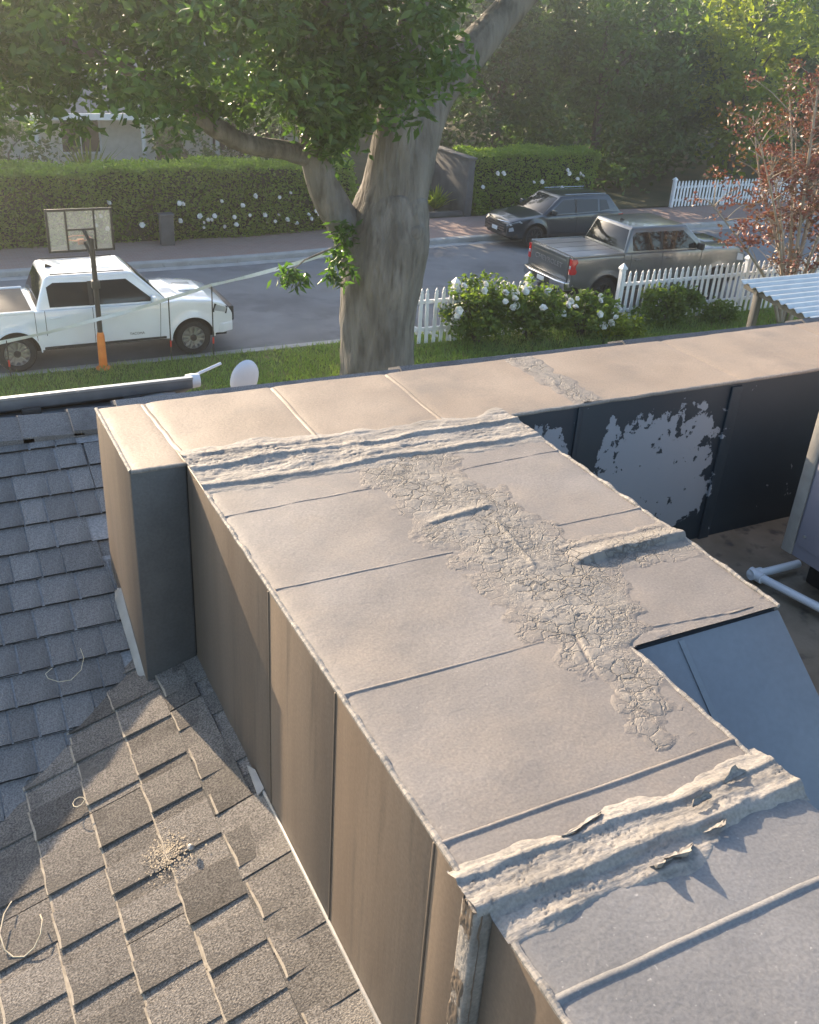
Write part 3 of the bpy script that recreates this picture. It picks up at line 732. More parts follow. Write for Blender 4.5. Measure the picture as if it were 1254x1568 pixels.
# ------------------------------------------------------------------ things standing and lying on the roof
unit = thing('air_conditioner', (3.4, 1.6, ZF), 'tall grey rooftop air conditioner cabinet on a black curb at the right edge', 'air conditioner')
under(MB().box(3.02, 4.1, .9, 2.19, ZF, 5.74).build('base_curb', M['black'], bevel=.01), unit)
under(MB().box(2.885, 4.1, .9, 2.225, 5.745, 7.0).build('cabinet', M['hvac'], bevel=.008), unit)
under(MB().box(2.876, 2.887, 2.18, 2.23, 5.75, 7.0).build('corner_trim', M['flash'], bevel=.003), unit)
under(MB().box(2.877, 2.887, 1.15, 2.17, 5.80, 6.9).build('access_panel', M['hvac'], bevel=.004), unit)
for k in range(4): under(MB().lathe([(0,-.004),(.006,-.004),(.006,.003),(0,.003)], 'x', (2.876, 2.14, 5.85+.28*k), 8).build('screw', M['flash']), unit)
pipe = thing('pvc_pipe', (2.8, 2.2, ZF), 'white plastic drain pipe with elbow on the brown flat roof', 'pipe')
under(MB().tube([(2.81,2.265,5.625),(2.86,1.98,5.632),(2.95,1.4,5.64)], .0165, n=14).build('pipe_run', M['pvc'], smooth=True), pipe)
under(MB().tube([(2.815,2.262,5.625),(3.05,2.262,5.622)], .0165, n=14).build('pipe_run', M['pvc'], smooth=True), pipe)
under(MB().tube([(2.79,2.267,5.625),(2.845,2.264,5.625)], .022, n=14).build('elbow', M['pvc'], smooth=True), pipe)
under(MB().tube([(2.808,2.285,5.625),(2.815,2.225,5.626)], .0225, n=14).build('elbow', M['pvc'], smooth=True), pipe)

def stem(name, pts, r, label):
    o = MB().tube(pts, r, n=6).build(name, M['stem'], smooth=True); return tag(o, label, 'plant stem')
def on_low(x, y, dz=.02): return (x, y, z_low(x)+dz)
ring = [(-.029,2.055),(-.052,2.02),(-.070,1.965),(-.065,1.915),(-.048,1.888),(-.022,1.872),(.004,1.874),(.026,1.895),(.036,1.93),(.033,1.955)]
stem('dry_stem', [on_low(x, y, .022+.012*math.sin(i)) for i, (x, y) in enumerate(ring)], .0019, 'curled straw stem making an open loop on the sunlit shingles')
c = (.194, 2.259)
stem('dry_stem', [on_low(c[0]+.018*math.cos(t*.7), c[1]+.022*math.sin(t*.7), .024+.002*t) for t in range(9)], .0013, 'tiny ring of dry straw on the shingles')
def on_up(x, y, dz=.02): return (x, y, z_up(y)+dz)
stem('dry_stem', [on_up(x, y, .026) for x, y in ((.315,2.835),(.318,2.80),(.300,2.76),(.262,2.735),(.225,2.738),(.195,2.757),(.19,2.775),(.215,2.79))], .0013, 'thin looped stem on the shaded shingles')
sd = random.Random(3)
n = 26
def blob(cx, cy, rx, ry, seed, h):
    m = 18; V = [(cx, cy, z_low(cx)+.0185+h)]; F = []
    for ringi in (1, 2):
        for k in range(m):
            t = 2*PI*k/m; r = ringi/2*(1+.35*mnoise.noise((math.cos(t)*1.6, math.sin(t)*1.6, seed)))
            x = cx+rx*r*math.cos(t); y = cy+ry*r*math.sin(t); V.append((x, y, z_low(x)+.0165+(h*.6 if ringi == 1 else -.006)))
    for k in range(m):
        F.append((0, 1+k, 1+(k+1)%m)); F.append((1+k, 1+m+k, 1+m+(k+1)%m, 1+(k+1)%m))
    return V, F
b = MB()
for k in range(420):
    gx = .372 + sd.gauss(0,.030); gy = 1.925 + sd.gauss(0,.034); q = sd.uniform(.0011,.0030); z_ = z_low(gx)+.0152
    b.add([(gx-q,gy-q,z_-.36*q),(gx+q,gy-q*.6,z_+.36*q),(gx+q*.2,gy+q*1.2,z_+.07*q),(gx-q*.9,gy+q*.5,z_-.32*q)], [(0,1,2,3)])
tag(b.build('sand', M['sand']), 'spill of pale sand on the sunlit shingles', 'sand', kind='stuff')
b = MB(); b.lathe([(0,-.007),(.008,-.004),(.010,.002),(.006,.008),(0,.010)], 'z', (0,0,0), 9)
o = b.build('pebble', M['flash'], smooth=True); o.location = on_low(.428, 1.893, .026); o.scale = (1,1.2,.8); tag(o, 'small pale pebble on the shingles beside the sand', 'pebble')
b = MB(); b.hexa([(.634,1.94,z_low(.634)+.014),(.656,1.95,z_low(.65)+.014),(.654,2.02,z_low(.65)+.02),(.640,2.05,z_low(.64)+.02)], [(.634,1.94,z_low(.634)+.017),(.656,1.95,z_low(.65)+.02),(.654,2.02,z_low(.65)+.03),(.640,2.05,z_low(.64)+.03)])
tag(b.build('metal_scrap', M['flash']), 'torn white scrap of flashing wedged at the foot of the duct', 'scrap')
# ------------------------------------------------------------------ ground, street, far pavement
M['asphalt'] = pmat('asphalt', (0.169,0.1716,0.1768), (0.2145,0.2158,0.221), scale=1.2, rough=.85, bump=.5, bscale=60, bdist=.01, c3=(0.143,0.143,0.1456), s3=.6, t3=(.5,.7), c4=(.125,.125,.13), s4=.45, t4=(.52,.60), a4=.75)
M['concrete'] = pmat('concrete', (.34,.33,.31), (.42,.41,.39), scale=3, rough=.85, bump=.3, c3=(.25,.24,.22), s3=7, t3=(.6,.75))
M['soil'] = pmat('soil_grass', (.045,.055,.02), (.09,.075,.035), scale=.8, rough=.95, bump=.5)
M['turf'] = pmat('turf', (0.09375,0.1375,0.0275), (0.175,0.2,0.05), scale=2.2, rough=.95, bump=.8, bscale=60, bdist=.03, c3=(0.25,0.2125,0.0875), s3=3.5, t3=(.55,.7))
def paver_mat():
    m, N, L, B = _bsdf('brick_pavers'); B.inputs['Roughness'].default_value = .9
    tc = N.new('ShaderNodeTexCoord'); br = N.new('ShaderNodeTexBrick'); L.new(tc.outputs['Object'], br.inputs['Vector'])
    br.inputs['Scale'].default_value = 1; br.inputs['Brick Width'].default_value = .22; br.inputs['Row Height'].default_value = .11; br.inputs['Mortar Size'].default_value = .008
    br.inputs['Color1'].default_value = (.25,.125,.10,1); br.inputs['Color2'].default_value = (.33,.18,.145,1); br.inputs['Mortar'].default_value = (.3,.27,.24,1)
    n = N.new('ShaderNodeTexNoise'); n.inputs['Scale'].default_value = 1.5; n.inputs['Detail'].default_value = 6; L.new(tc.outputs['Object'], n.inputs['Vector'])
    mx = N.new('ShaderNodeMix'); mx.data_type = 'RGBA'; mx.blend_type = 'MIX'; L.new(n.outputs['Fac'], mx.inputs['Factor'])
    L.new(br.outputs['Color'], mx.inputs['A']); mx.inputs['B'].default_value = (.28,.23,.20,1); L.new(mx.outputs['Result'], B.inputs['Base Color'])
    return m
M['paver'] = paver_mat()
def rise(x, y): return .22*sst(8, 18, np.asarray(x, float))*sst(22, 27, np.asarray(y, float))
NC, FC = 20.36, 28.25
def structure(name, me): return tag(obj(name, me), kind='structure')
structure('ground', grid_mesh('ground', -250, 350, -100, 500, 2.5, lambda X, Y: rise(X, Y)-.06 + 0*X, M['soil']))
structure('road', grid_mesh('road', -80, 140, NC+.02, FC, .5, lambda X, Y: rise(X, Y)+.05*np.exp(-((Y-24.3)/2.5)**2), M['asphalt']))
def sweep(name, prof, mat, x0=-80, x1=140, n=120, yr=None):
    xs = np.linspace(x0, x1, n); V = []; m = len(prof)
    for x in xs:
        for y, z in prof: V.append((x, y, z+float(rise(x, y if yr is None else yr))))
    F = [(i*m+j, (i+1)*m+j, (i+1)*m+j+1, i*m+j+1) for i in range(n-1) for j in range(m-1)]
    b = MB(); b.add(V, F); return structure(name, b.mesh(name, mat))
def kerb(y0, y1, n_, x0, x1, seglen, name):
    """kerb stones cast in lengths, rounded edge"""
    pass
sweep('kerb_near', [(NC+.02,-.05),(NC+.02,.10),(NC,.13),(NC-.14,.135),(NC-.15,.05)], M['concrete'])
sweep('gutter_near', [(NC+.03,.006),(NC+.42,.012),(NC+.44,-.03)], M['concrete'])
sweep('gutter_far', [(FC-.40,-.03),(FC-.38,.012),(FC-.01,.008)], M['concrete'])
sweep('kerb_far', [(FC-.02,-.05),(FC-.02,.12),(FC,.15),(FC+.22,.155),(FC+.23,.05)], M['concrete'])
sweep('pavement_far', [(FC+.22,.05),(FC+.22,.15),(31.1,.17),(31.1,-.05)], M['paver'])
structure('front_lawn', grid_mesh('front_lawn', -30, 60, 8.0, NC-.14, .35, lambda X, Y: .12+.05*(fbm(X*.8, Y*.8, 4)-.5), M['turf']))
structure('far_yard', grid_mesh('far_yard', -40, 100, 31.05, 60, 2.0, lambda X, Y: .2+rise(X, Y)+.1*(fbm(X*.3, Y*.3, 9)-.5), M['soil']))

# grass blades on the strip that shows over the duct
def grass(n, x0, x1, y0, y1, seed, L=.10):
    rg = np.random.default_rng(seed)
    P = np.stack([rg.uniform(x0,x1,n), rg.uniform(y0,y1,n), np.full(n,.13)], 1)
    k = fbm(P[:,0]*1.3, P[:,1]*1.3, 6); P = P[rg.random(n) < .35+1.0*k]; n = len(P)
    d = rg.normal(size=(n,3))*.45; d[:,2] = 1; d *= (L*(.5+rg.random((n,1)))); s = np.stack([rg.normal(size=n), rg.normal(size=n), np.zeros(n)],1); s /= np.linalg.norm(s,axis=1,keepdims=True); s *= .012
    V = np.stack([P-s, P+s, P+d*.6+s*.6, P+d], 1).reshape(-1,3); i = np.arange(n)[:,None]*4
    me = mesh_np('grass', V, np.concatenate([i,i+1,i+2,i+3],1), M['grass'])
    at = me.attributes.new('tint','FLOAT','FACE'); at.data.foreach_set('value', np.clip(.5*fbm(P[:,0]*.7,P[:,1]*.7,8)*1.3+.4*rg.random(n),0,1).astype(np.float32))
    return me
M['grass'] = leafmat('grass_blades', [(.12,.19,.055),(.19,.26,.085),(.30,.30,.15)], trans=.35)
tag(obj('grass', grass(60000, -1, 26, 16.0, NC-.15, 3)), 'short green lawn grass along the near kerb', 'grass', kind='stuff')

# ------------------------------------------------------------------ foliage materials
M['leaf_main'] = leafmat('street_tree_leaves', [(.03,.07,.02),(.056,.115,.03),(.10,.175,.042)], trans=.4, rough=.35)
M['leaf_dark'] = leafmat('dark_leaves', [(.018,.045,.016),(.036,.075,.024),(.062,.112,.034)], trans=.33)
M['leaf_mid'] = leafmat('mid_leaves', [(.034,.072,.022),(.06,.11,.03),(.095,.15,.04)], trans=.38)
M['leaf_yellow'] = leafmat('yellow_green_leaves', [(.09,.13,.02),(.17,.21,.03),(.26,.28,.05)], trans=.45)
M['leaf_hedge'] = leafmat('hedge_leaves', [(.095,.16,.032),(.15,.225,.048),(.22,.29,.07)], trans=.5)
M['leaf_red'] = leafmat('red_leaves', [(.15,.045,.04),(.22,.07,.058),(.12,.075,.045),(.25,.11,.085)], trans=.14)
M['leaf_rose'] = leafmat('rose_leaves', [(.06,.10,.024),(.10,.15,.035),(.16,.21,.055)], trans=.42)
M['petal'] = pmat('white_petals', (.80,.78,.72), (.88,.87,.83), scale=20, rough=.6)
M['core'] = pmat('hedge_inside', (.012,.018,.007), (.02,.028,.01), scale=9, rough=1, bump=.6)
M['bark'] = pmat('bark', (.10,.092,.083), (.25,.23,.21), scale=4.5, rough=.95, spec=.2, stretch=(1,1,.22), bump=1.0, bscale=12, bdist=.08, c3=(.09,.083,.075), s3=8, t3=(.50,.75), detail=12, lo=.28, hi=.72, c4=(.20,.195,.19), s4=1.4, t4=(.5,.75), a4=.8)
M['bark_dark'] = pmat('bark_dark', (.05,.042,.034), (.10,.085,.07), scale=8, rough=.95, stretch=(1,1,.3), bump=.8, bscale=20, bdist=.03)
M['bark_pale'] = pmat('bark_pale', (.30,.23,.17), (.42,.34,.27), scale=7, rough=.8, stretch=(1,1,.4), bump=.3)
M['white'] = pmat('white_paint', (.74,.74,.75), (.80,.80,.80), scale=6, rough=.5, bump=.1)

def limb(path, radii, seg, mat, name, seed=0, rough=.06, parent=None, step=.12):
    """a limb as one skin: path resampled, knobbly surface"""
    P = [Vector(p) for p in path]; pts = []; rs = []
    for i in range(len(P)-1):
        p0 = P[max(i-1,0)]; p1 = P[i]; p2 = P[i+1]; p3 = P[min(i+2,len(P)-1)]
        k = max(2, int((p2-p1).length/step))
        for j in range(k):
            t = j/k
            pts.append(.5*((2*p1)+(p2-p0)*t+(2*p0-5*p1+4*p2-p3)*t*t+(3*p1-p0-3*p2+p3)*t**3)); rs.append(radii[i]*(1-t)+radii[i+1]*t)
    pts.append(P[-1]); rs.append(radii[-1])
    b = MB(); b.tube(pts, rs, n=seg, cap=True)
    for i, v in enumerate(b.v):
        c = pts[min(i//seg, len(pts)-1)]; d = Vector(v)-c; r = d.length
        q = Vector(v)
        k = mnoise.noise((q.x*1.4, q.y*1.4, q.z*.8+seed))*1.2 + mnoise.noise((q.x*5, q.y*5, q.z*1.7+seed))*.7 + mnoise.noise((q.x*14, q.y*14, q.z*4+seed))*.35
        b.v[i] = tuple(c + d*(1+rough*k))
    return b.build(name, mat, parent, smooth=True, angle=180)

# ------------------------------------------------------------------ the big street tree
tree = thing('street_tree', (8.35, 17.0, .1), 'large old tree with a thick grey trunk standing in the front lawn', 'tree')
def tpart(o, t=tree): return under(o, t)
def join_parts(obs, name):
    """several skins of one wood become one mesh"""
    b = MB()
    for o in obs:
        b.add([tuple(v.co) for v in o.data.vertices], [tuple(p.vertices) for p in o.data.polygons])
        mat = o.data.materials[0]; bpy.data.objects.remove(o)
    n = b.build(name, mat, smooth=True, angle=180); return n
TB = M['bark']
trunk = join_parts([
    limb([(8.30,17,-.1),(8.28,17,.7),(8.25,17,1.6),(8.28,17,2.5),(8.36,17,3.4),(8.46,17,4.2)], [.88,.76,.76,.80,.80,.64], 44, TB, 'trunk', 1, .07),
    limb([(8.42,17,3.6),(8.6,17.0,4.5),(8.85,17.05,5.2),(9.25,17.1,5.9),(10.0,17.2,6.6),(10.9,17.3,7.4),(12,17.4,8.3)], [.66,.60,.52,.40,.34,.28,.2], 30, TB, 'trunk', 2, .07),
    limb([(8.3,16.95,3.4),(8.35,16.9,4.4),(8.35,16.8,5.3),(8.5,16.8,6.2),(8.6,16.7,7.6)], [.62,.50,.40,.33,.25], 26, TB, 'trunk', 3, .08),
    limb([(8.05,17.1,2.6),(7.65,17.15,3.4),(7.2,17.2,4.1),(6.95,17.2,4.8),(6.8,17.2,5.8),(6.4,17.2,7.2)], [.46,.35,.30,.27,.24,.18], 26, TB, 'trunk', 4, .08)], 'trunk')
tpart(trunk)
for o in [
    limb([(7.0,17.2,4.75),(6.4,17.2,4.9),(5.6,17.1,5.05),(5.0,17.0,5.35),(4.5,17.0,5.75),(3.6,16.8,6.2),(2.4,16.6,6.7)], [.22,.17,.16,.17,.15,.10,.05], 18, M['bark'], 'limb', 5, .10),
    limb([(11.5,17.35,7.8),(12.6,17.3,7.9),(14,17.2,8.1)], [.2,.13,.06], 14, M['bark'], 'limb', 6, .09),
    limb([(8.5,16.8,6.3),(7.4,16.2,7.0),(6.0,15.6,7.6),(4.2,15.2,8.2)], [.24,.16,.12,.05], 14, M['bark'], 'limb', 7, .09)]: tpart(o)
# knot on the trunk
b = MB(); b.lathe([(0,.10),(.10,.09),(.17,.04),(.22,-.02),(.22,-.10)], 'y', (8.62,16.32,3.55), 16); 
for i, v in enumerate(b.v): b.v[i] = (v[0]+.02*mnoise.noise((v[0]*9,v[1]*9,v[2]*9)), 2*16.32-v[1]+.03*mnoise.noise((v[0]*7,v[2]*7,1)), v[2]+.02*mnoise.noise((v[2]*9,v[0]*5,3)))
tpart(b.build('knot', TB, smooth=True, angle=180))
def crown_centres(ells, seed):
    C = []; 
    for k, (c, r, n, sh) in enumerate(ells): C.append(ellipsoid_pts(c, r, n, seed+k, sh))
    return np.concatenate(C)
ells = [((4.6,16.4,7.5),(5.2,3.8,2.2),450,.45), ((1.2,17.5,7.0),(3.0,2.6,1.8),180,.5), ((7.6,16.2,6.3),(1.9,2.2,1.3),150,.5), ((7.2,15.6,8.2),(3.0,2.6,1.5),130,.5),
        ((12.2,17.2,8.9),(4.6,3.4,1.35),230,.5), ((5.2,17.3,5.75),(1.9,1.3,.55),40,.6), ((7.0,16.6,5.5),(.75,.6,.75),40,.6), ((16.5,18.5,8.6),(3.0,2.5,1.1),90,.5)]
CC = crown_centres(ells, 40)
keep = ~((CC[:,0] > 8.0) & (CC[:,2] < 8.0) & (CC[:,1] < 18.0)) & ~((CC[:,0] > 10.2) & (CC[:,2] < 8.1)) & ~((CC[:,0] > 3.0) & (CC[:,0] < 6.6) & (CC[:,2] < 5.55)); keep &= ~((CC[:,0] > 7.4) & (CC[:,2] < 6.0)) & ~((CC[:,0] > 5.6) & (CC[:,2] < 4.9)); CC = CC[keep]
LC, LT = clumps(CC, np.random.default_rng(5).uniform(.28,.62,len(CC)), 46, 6, .75)
ok = (LC[:,2] < 10.4)
tpart(obj('crown', leaves_mesh('crown', LC[ok], .20, .085, M['leaf_main'], 8, .3, LT[ok], .35)))
# hanging sprigs on the trunk side
sp = crown_centres([((6.35,16.9,2.75),(.35,.3,.22),8,.6), ((7.2,16.5,3.3),(.28,.3,.5),12,.6), ((7.1,16.4,2.95),(.2,.25,.3),6,.6)], 90)
LC, LT = clumps(sp, np.full(len(sp), .16), 13, 9); tpart(obj('sprig', leaves_mesh('sprig', LC, .20, .075, M['leaf_main'], 10, .3, LT, .6)))
tpart(MB().tube([(7.5,16.6,3.5),(7.1,16.6,3.3),(6.6,16.8,3.05),(6.35,16.9,2.8)], [.03,.022,.016,.008], n=6).build('twig', M['bark'], smooth=True))

# ------------------------------------------------------------------ generic trees behind
def tree_at(name, label, x, y, h, rx, ry, mat, nclump, nleaf, size, seed, zlow=.5, trunk_r=.22, group=None, clr=(.5,1.0), bark='bark_dark', wid=.45, z0=.2):
    t = thing(name, (x, y, z0), label, 'tree', group)
    rg = np.random.default_rng(seed)
    zc = (h+zlow)/2; rz = (h-zlow)/2
    C = ellipsoid_pts((0,0,zc-z0), (rx,ry,rz), nclump, seed, .42)
    C += rg.normal(size=C.shape)*.25
    P, T = clumps(C, rg.uniform(*clr, len(C)), nleaf, seed+1, .8)
    obj('crown', leaves_mesh('crown', P, size, size*wid, mat, seed+2, .3, T, .25), t)
    b = [limb([(0,0,-.3),(rg.normal()*.15,0,h*.25),(rg.normal()*.3,rg.normal()*.2,h*.55),(rg.normal()*.4,rg.normal()*.4,h*.85)], [trunk_r,trunk_r*.8,trunk_r*.5,trunk_r*.15], 12, M[bark], 'trunk', seed, .08, step=.3)]
    for k in range(4):
        a = rg.uniform(0,6.28); z = h*rg.uniform(.25,.5)
        b.append(limb([(0,0,z),(rx*.35*math.cos(a),ry*.35*math.sin(a),z+h*.15),(rx*.7*math.cos(a),ry*.7*math.sin(a),z+h*.25)], [trunk_r*.5,trunk_r*.3,trunk_r*.08], 8, M[bark], 'trunk', seed+k, .08, step=.3))
    o = join_parts(b, 'trunk'); o.parent = t
    return t
G = 'trees beyond the far pavement'
tree_at('evergreen_tree', 'dense dark tree behind the far hedge, next to the grey wall', 23.3, 37.5, 10, 3.7, 3.0, M['leaf_dark'], 240, 42, .30, 300, .8, .25, G, (.45,.9))
tree_at('evergreen_tree', 'dark leafy tree rising behind the parked dark car', 27.0, 35.5, 10, 4.0, 3.0, M['leaf_mid'], 250, 42, .28, 310, .3, .25, G, (.45,.9))
tree_at('evergreen_tree', 'shadowy tree between the dark car and the far white fence', 30.6, 37.5, 8.2, 3.4, 2.8, M['leaf_dark'], 240, 42, .30, 320, .2, .25, G, (.45,.9))
tree_at('weeping_tree', 'soft green tree with drooping fine foliage behind the far fence', 35.0, 41.0, 8.0, 4.0, 3.5, M['leaf_mid'], 240, 46, .26, 330, .8, .25, G, (.5,1.0), wid=.25)
tree_at('broadleaf_tree', 'sunlit yellow green tree at the upper right above the far fence', 33.4, 33.8, 10.5, 2.2, 2.0, M['leaf_yellow'], 150, 34, .36, 340, 1.6, .16, G, (.4,.75))
tree_at('broadleaf_tree', 'dark blue green tree in the upper right corner', 44.0, 38.0, 11, 4.5, 3.5, M['leaf_dark'], 240, 40, .34, 350, 1.5, .25, G, (.5,1.0))
tree_at('broadleaf_tree', 'tree just left of the grey wall, half hidden by the big trunk', 14.6, 37.5, 8.5, 2.7, 2.6, M['leaf_mid'], 160, 40, .28, 360, 1.0, .2, G, (.45,.9))
tree_at('garden_tree', 'pale tree in front of the white house at the left edge', 2.2, 36.5, 8.5, 2.6, 2.2, M['leaf_mid'], 120, 36, .26, 370, 3.0, .18, G, (.45,.9))
tree_at('evergreen_tree', 'dark tree filling the gap right of the yellow green tree', 39.0, 40.5, 10.5, 4.2, 3.4, M['leaf_dark'], 240, 42, .32, 380, .2, .25, G, (.5,1.0))
tree_at('evergreen_tree', 'dark tree at the right edge behind the red leaved tree', 49.5, 42.0, 11, 4.6, 3.6, M['leaf_dark'], 230, 42, .34, 390, .2, .25, G, (.5,1.0))
tree_at('evergreen_tree', 'deep green tree behind the soft drooping one', 30.0, 45.0, 8.8, 4.6, 3.4, M['leaf_dark'], 230, 42, .34, 395, .2, .25, G, (.5,1.0))
rb = random.Random(12)
DW = ['leftmost', 'second', 'third', 'fourth', 'fifth', 'sixth', 'seventh', 'eighth', 'ninth', 'tenth', 'eleventh', 'twelfth', 'rightmost']
DL = [w+' of the distant trees closing the view'+('' if w in ('leftmost','rightmost') else ', counted from the left') for w in DW]
for k in range(13):
    x = -14 + k*9.5 + rb.uniform(-1.5,1.5); y = (54 if x < 26 else 60) + rb.uniform(-2,4)
    tree_at('distant_tree', DL[k], x, y, rb.uniform(7.6,8.4) if x < 26 else 10.5, 6.2, 4.5, M['leaf_dark'] if k % 2 else M['leaf_mid'], 150, 40, .55, 400+10*k, .2, .35, 'distant trees closing the view', (.9,1.6))

TW = ['first', 'second', 'third', 'fourth', 'fifth', 'sixth']
for k in range(6):  # row added out of view, crown heights set to shade the road
    tree_at('road_shade_tree', TW[k]+' from the left of the added high crowned trees that shade the road', -13+k*7.2+rb.uniform(-1,1), 62+rb.uniform(-1.5,1.5), 16.0, 5.4, 2.6, M['leaf_mid'], 190, 36, .6, 800+10*k, 14.9, .4, 'added trees shading the road', (.5,.8))
# ------------------------------------------------------------------ hedges with roses
def rose_mesh(seed):
    rg = random.Random(seed); b = MB()
    for k in range(3):
        r = (.075,.06,.035)[k]; n = 6; zz = (0,.02,.035)[k]
        V = [(0,0,zz)]; 
        for i in range(n):
            t = 2*PI*i/n + k; V.append((r*math.cos(t)*rg.uniform(.8,1.15), r*math.sin(t)*rg.uniform(.8,1.15), zz+.02+rg.uniform(0,.03)))
        b.add(V, [(0,1+i,1+(i+1)%n) for i in range(n)])
        V = [(v[0],v[1],v[2]-.012) for v in V]; b.add(V, [(0,1+(i+1)%n,1+i) for i in range(n)])
    return b.mesh('rose_bloom', M['petal'], smooth=False)
ROSE = [rose_mesh(k) for k in range(3)]
def blooms(parent, pts, seed, s0=.8, s1=1.3, out=(0,-1,.5)):
    rg = random.Random(seed)
    for p in pts:
        o = obj('rose_bloom', rg.choice(ROSE), parent, Vector(p)-Vector(parent.location))
        q = (Vector(out)+Vector((rg.gauss(0,.35),rg.gauss(0,.35),rg.gauss(0,.3)))).to_track_quat('Z','Y'); o.rotation_euler = q.to_euler(); s = rg.uniform(s0,s1); o.scale = (s,s,s)
def hedge(name, label, x0, x1, y0, y1, zt, zb, n, leaf, seed, mat='leaf_hedge'):
    t = thing(name, ((x0+x1)/2, (y0+y1)/2, zb), label, 'hedge')
    rg = np.random.default_rng(seed)
    under(MB().box(x0+.12, x1-.12, y0+.14, y1-.14, zb, zt-.13).build('hedge_core', M['core']), t)
    A = [(x1-x0)*(zt-zb), (x1-x0)*(y1-y0), (y1-y0)*(zt-zb), (y1-y0)*(zt-zb)]; A = np.array(A)/sum(A); P = []
    for k, a in enumerate(A):
        m = int(n*a); u = rg.random(m); v = rg.random(m); dpt = np.abs(rg.normal(size=m))*.08-.03
        if k == 0: q = np.stack([x0+u*(x1-x0), y0+dpt, zb+v*(zt-zb)], 1)
        elif k == 1: q = np.stack([x0+u*(x1-x0), y0+v*(y1-y0), zt-dpt], 1)
        else: q = np.stack([np.full(m, x0) + dpt if k == 2 else np.full(m, x1) - dpt, y0+u*(y1-y0), zb+v*(zt-zb)], 1)
        P.append(q)
    P = np.concatenate(P)
    w = (fbm(P[:,0]*1.1+P[:,1], P[:,2]*1.3, seed)-.5)*.60
    P[:,1] += w; P[:,2] += (fbm(P[:,0]*1.1, P[:,1]*1.1+5, seed+1)-.5)*.36*(P[:,2]-zb)/(zt-zb)
    T = np.clip(.9*fbm(P[:,0]*1.8, P[:,2]*1.8, seed+3)-.1 + .4*rg.random(len(P)), 0, 1)
    under(obj('foliage', leaves_mesh('foliage', P, leaf, leaf*.55, M[mat], seed+4, .3, T)), t)
    return t
hl = hedge('clipped_hedge', 'long clipped hedge dotted with white roses in front of the white house', -8, 13.8, 30.65, 32.2, 2.32, .1, 50000, .12, 500)
rb = random.Random(4)
blooms(hl, [(rb.uniform(7.6,13.2), 30.52+rb.uniform(-.12,.05), rb.uniform(.5,1.55)) for k in range(34)] + [(rb.uniform(5.2,7.4), 30.52, rb.uniform(.6,1.4)) for k in range(7)], 5, .7, 1.25)
hr = hedge('clipped_hedge', 'short clipped hedge with a sunlit top behind the parked dark car', 18.75, 24.2, 31.3, 32.8, 2.5, .3, 17000, .12, 520)
blooms(hr, [(rb.uniform(18.9,23.8), 31.2+rb.uniform(-.1,.05), rb.uniform(1.2,1.9)) for k in range(13)], 6, .8, 1.2)

# rose bushes by the near fence
def bush(name, label, c, r, n, leaf, seed, roses, mat='leaf_rose', group=None):
    t = thing(name, (c[0], c[1], .12), label, 'bush', group)
    rg = np.random.default_rng(seed)
    C = ellipsoid_pts((0,0,r[2]), r, n, seed, .5); C[:,2] = np.abs(C[:,2])+.05
    P, T = clumps(C, rg.uniform(.12,.28,len(C)), 26, seed+1, .9)
    obj('foliage', leaves_mesh('foliage', P, leaf, leaf*.55, M[mat], seed+2, .3, T), t)
    b = MB()
    for k in range(9):
        a = rg.uniform(0,6.28); q = rg.uniform(.4,.95)
        b.tube([(.05*math.cos(a),.05*math.sin(a),-.05),(r[0]*.4*q*math.cos(a),r[1]*.4*q*math.sin(a),r[2]*.9),(r[0]*.8*q*math.cos(a),r[1]*.8*q*math.sin(a),r[2]*1.8*q)], [.02,.014,.006], n=5)
    o = b.build('stems', M['bark_dark'], t)
    rr = random.Random(seed)
    pts = []
    for k in range(roses):
        a = rr.uniform(PI*1.02, PI*1.98); e = rr.uniform(.1,1.3)
        pts.append((c[0]+r[0]*math.cos(a)*math.cos(e)*1.02, c[1]+r[1]*math.sin(a)*math.cos(e)*1.05, .12+r[2]+r[2]*math.sin(e)*1.0))
    blooms(t, pts, seed+5, .85, 1.5, (0,-.8,.8)); return t
GB = 'rose bushes along the near picket fence'
bush('rose_bush', 'tall rose bush with white blooms beside the short fence section', (12.0,19.25,0), (.95,.7,.78), 130, .13, 600, 14, group=GB)
bush('rose_bush', 'rose bush in the middle of the gap between the picket fences', (13.45,19.15,0), (1.0,.7,.66), 120, .13, 610, 11, group=GB)
bush('rose_bush', 'low rose bush with white blooms left of the fence post', (14.9,19.0,0), (1.0,.7,.52), 100, .13, 620, 12, group=GB)
bush('leafy_shrub', 'green shrub growing through the near picket fence behind the grey pickup', (17.8,19.12,0), (1.15,.4,.52), 95, .13, 630, 1)
bush('leafy_shrub', 'low bright green shrub at the foot of the fence post', (15.8,18.6,0), (.75,.5,.22), 50, .11, 640, 2, mat='leaf_yellow')
bush('leafy_shrub', 'small dark shrub on the lawn under the picket fence', (19.4,18.85,0), (.55,.4,.22), 36, .11, 650, 0)

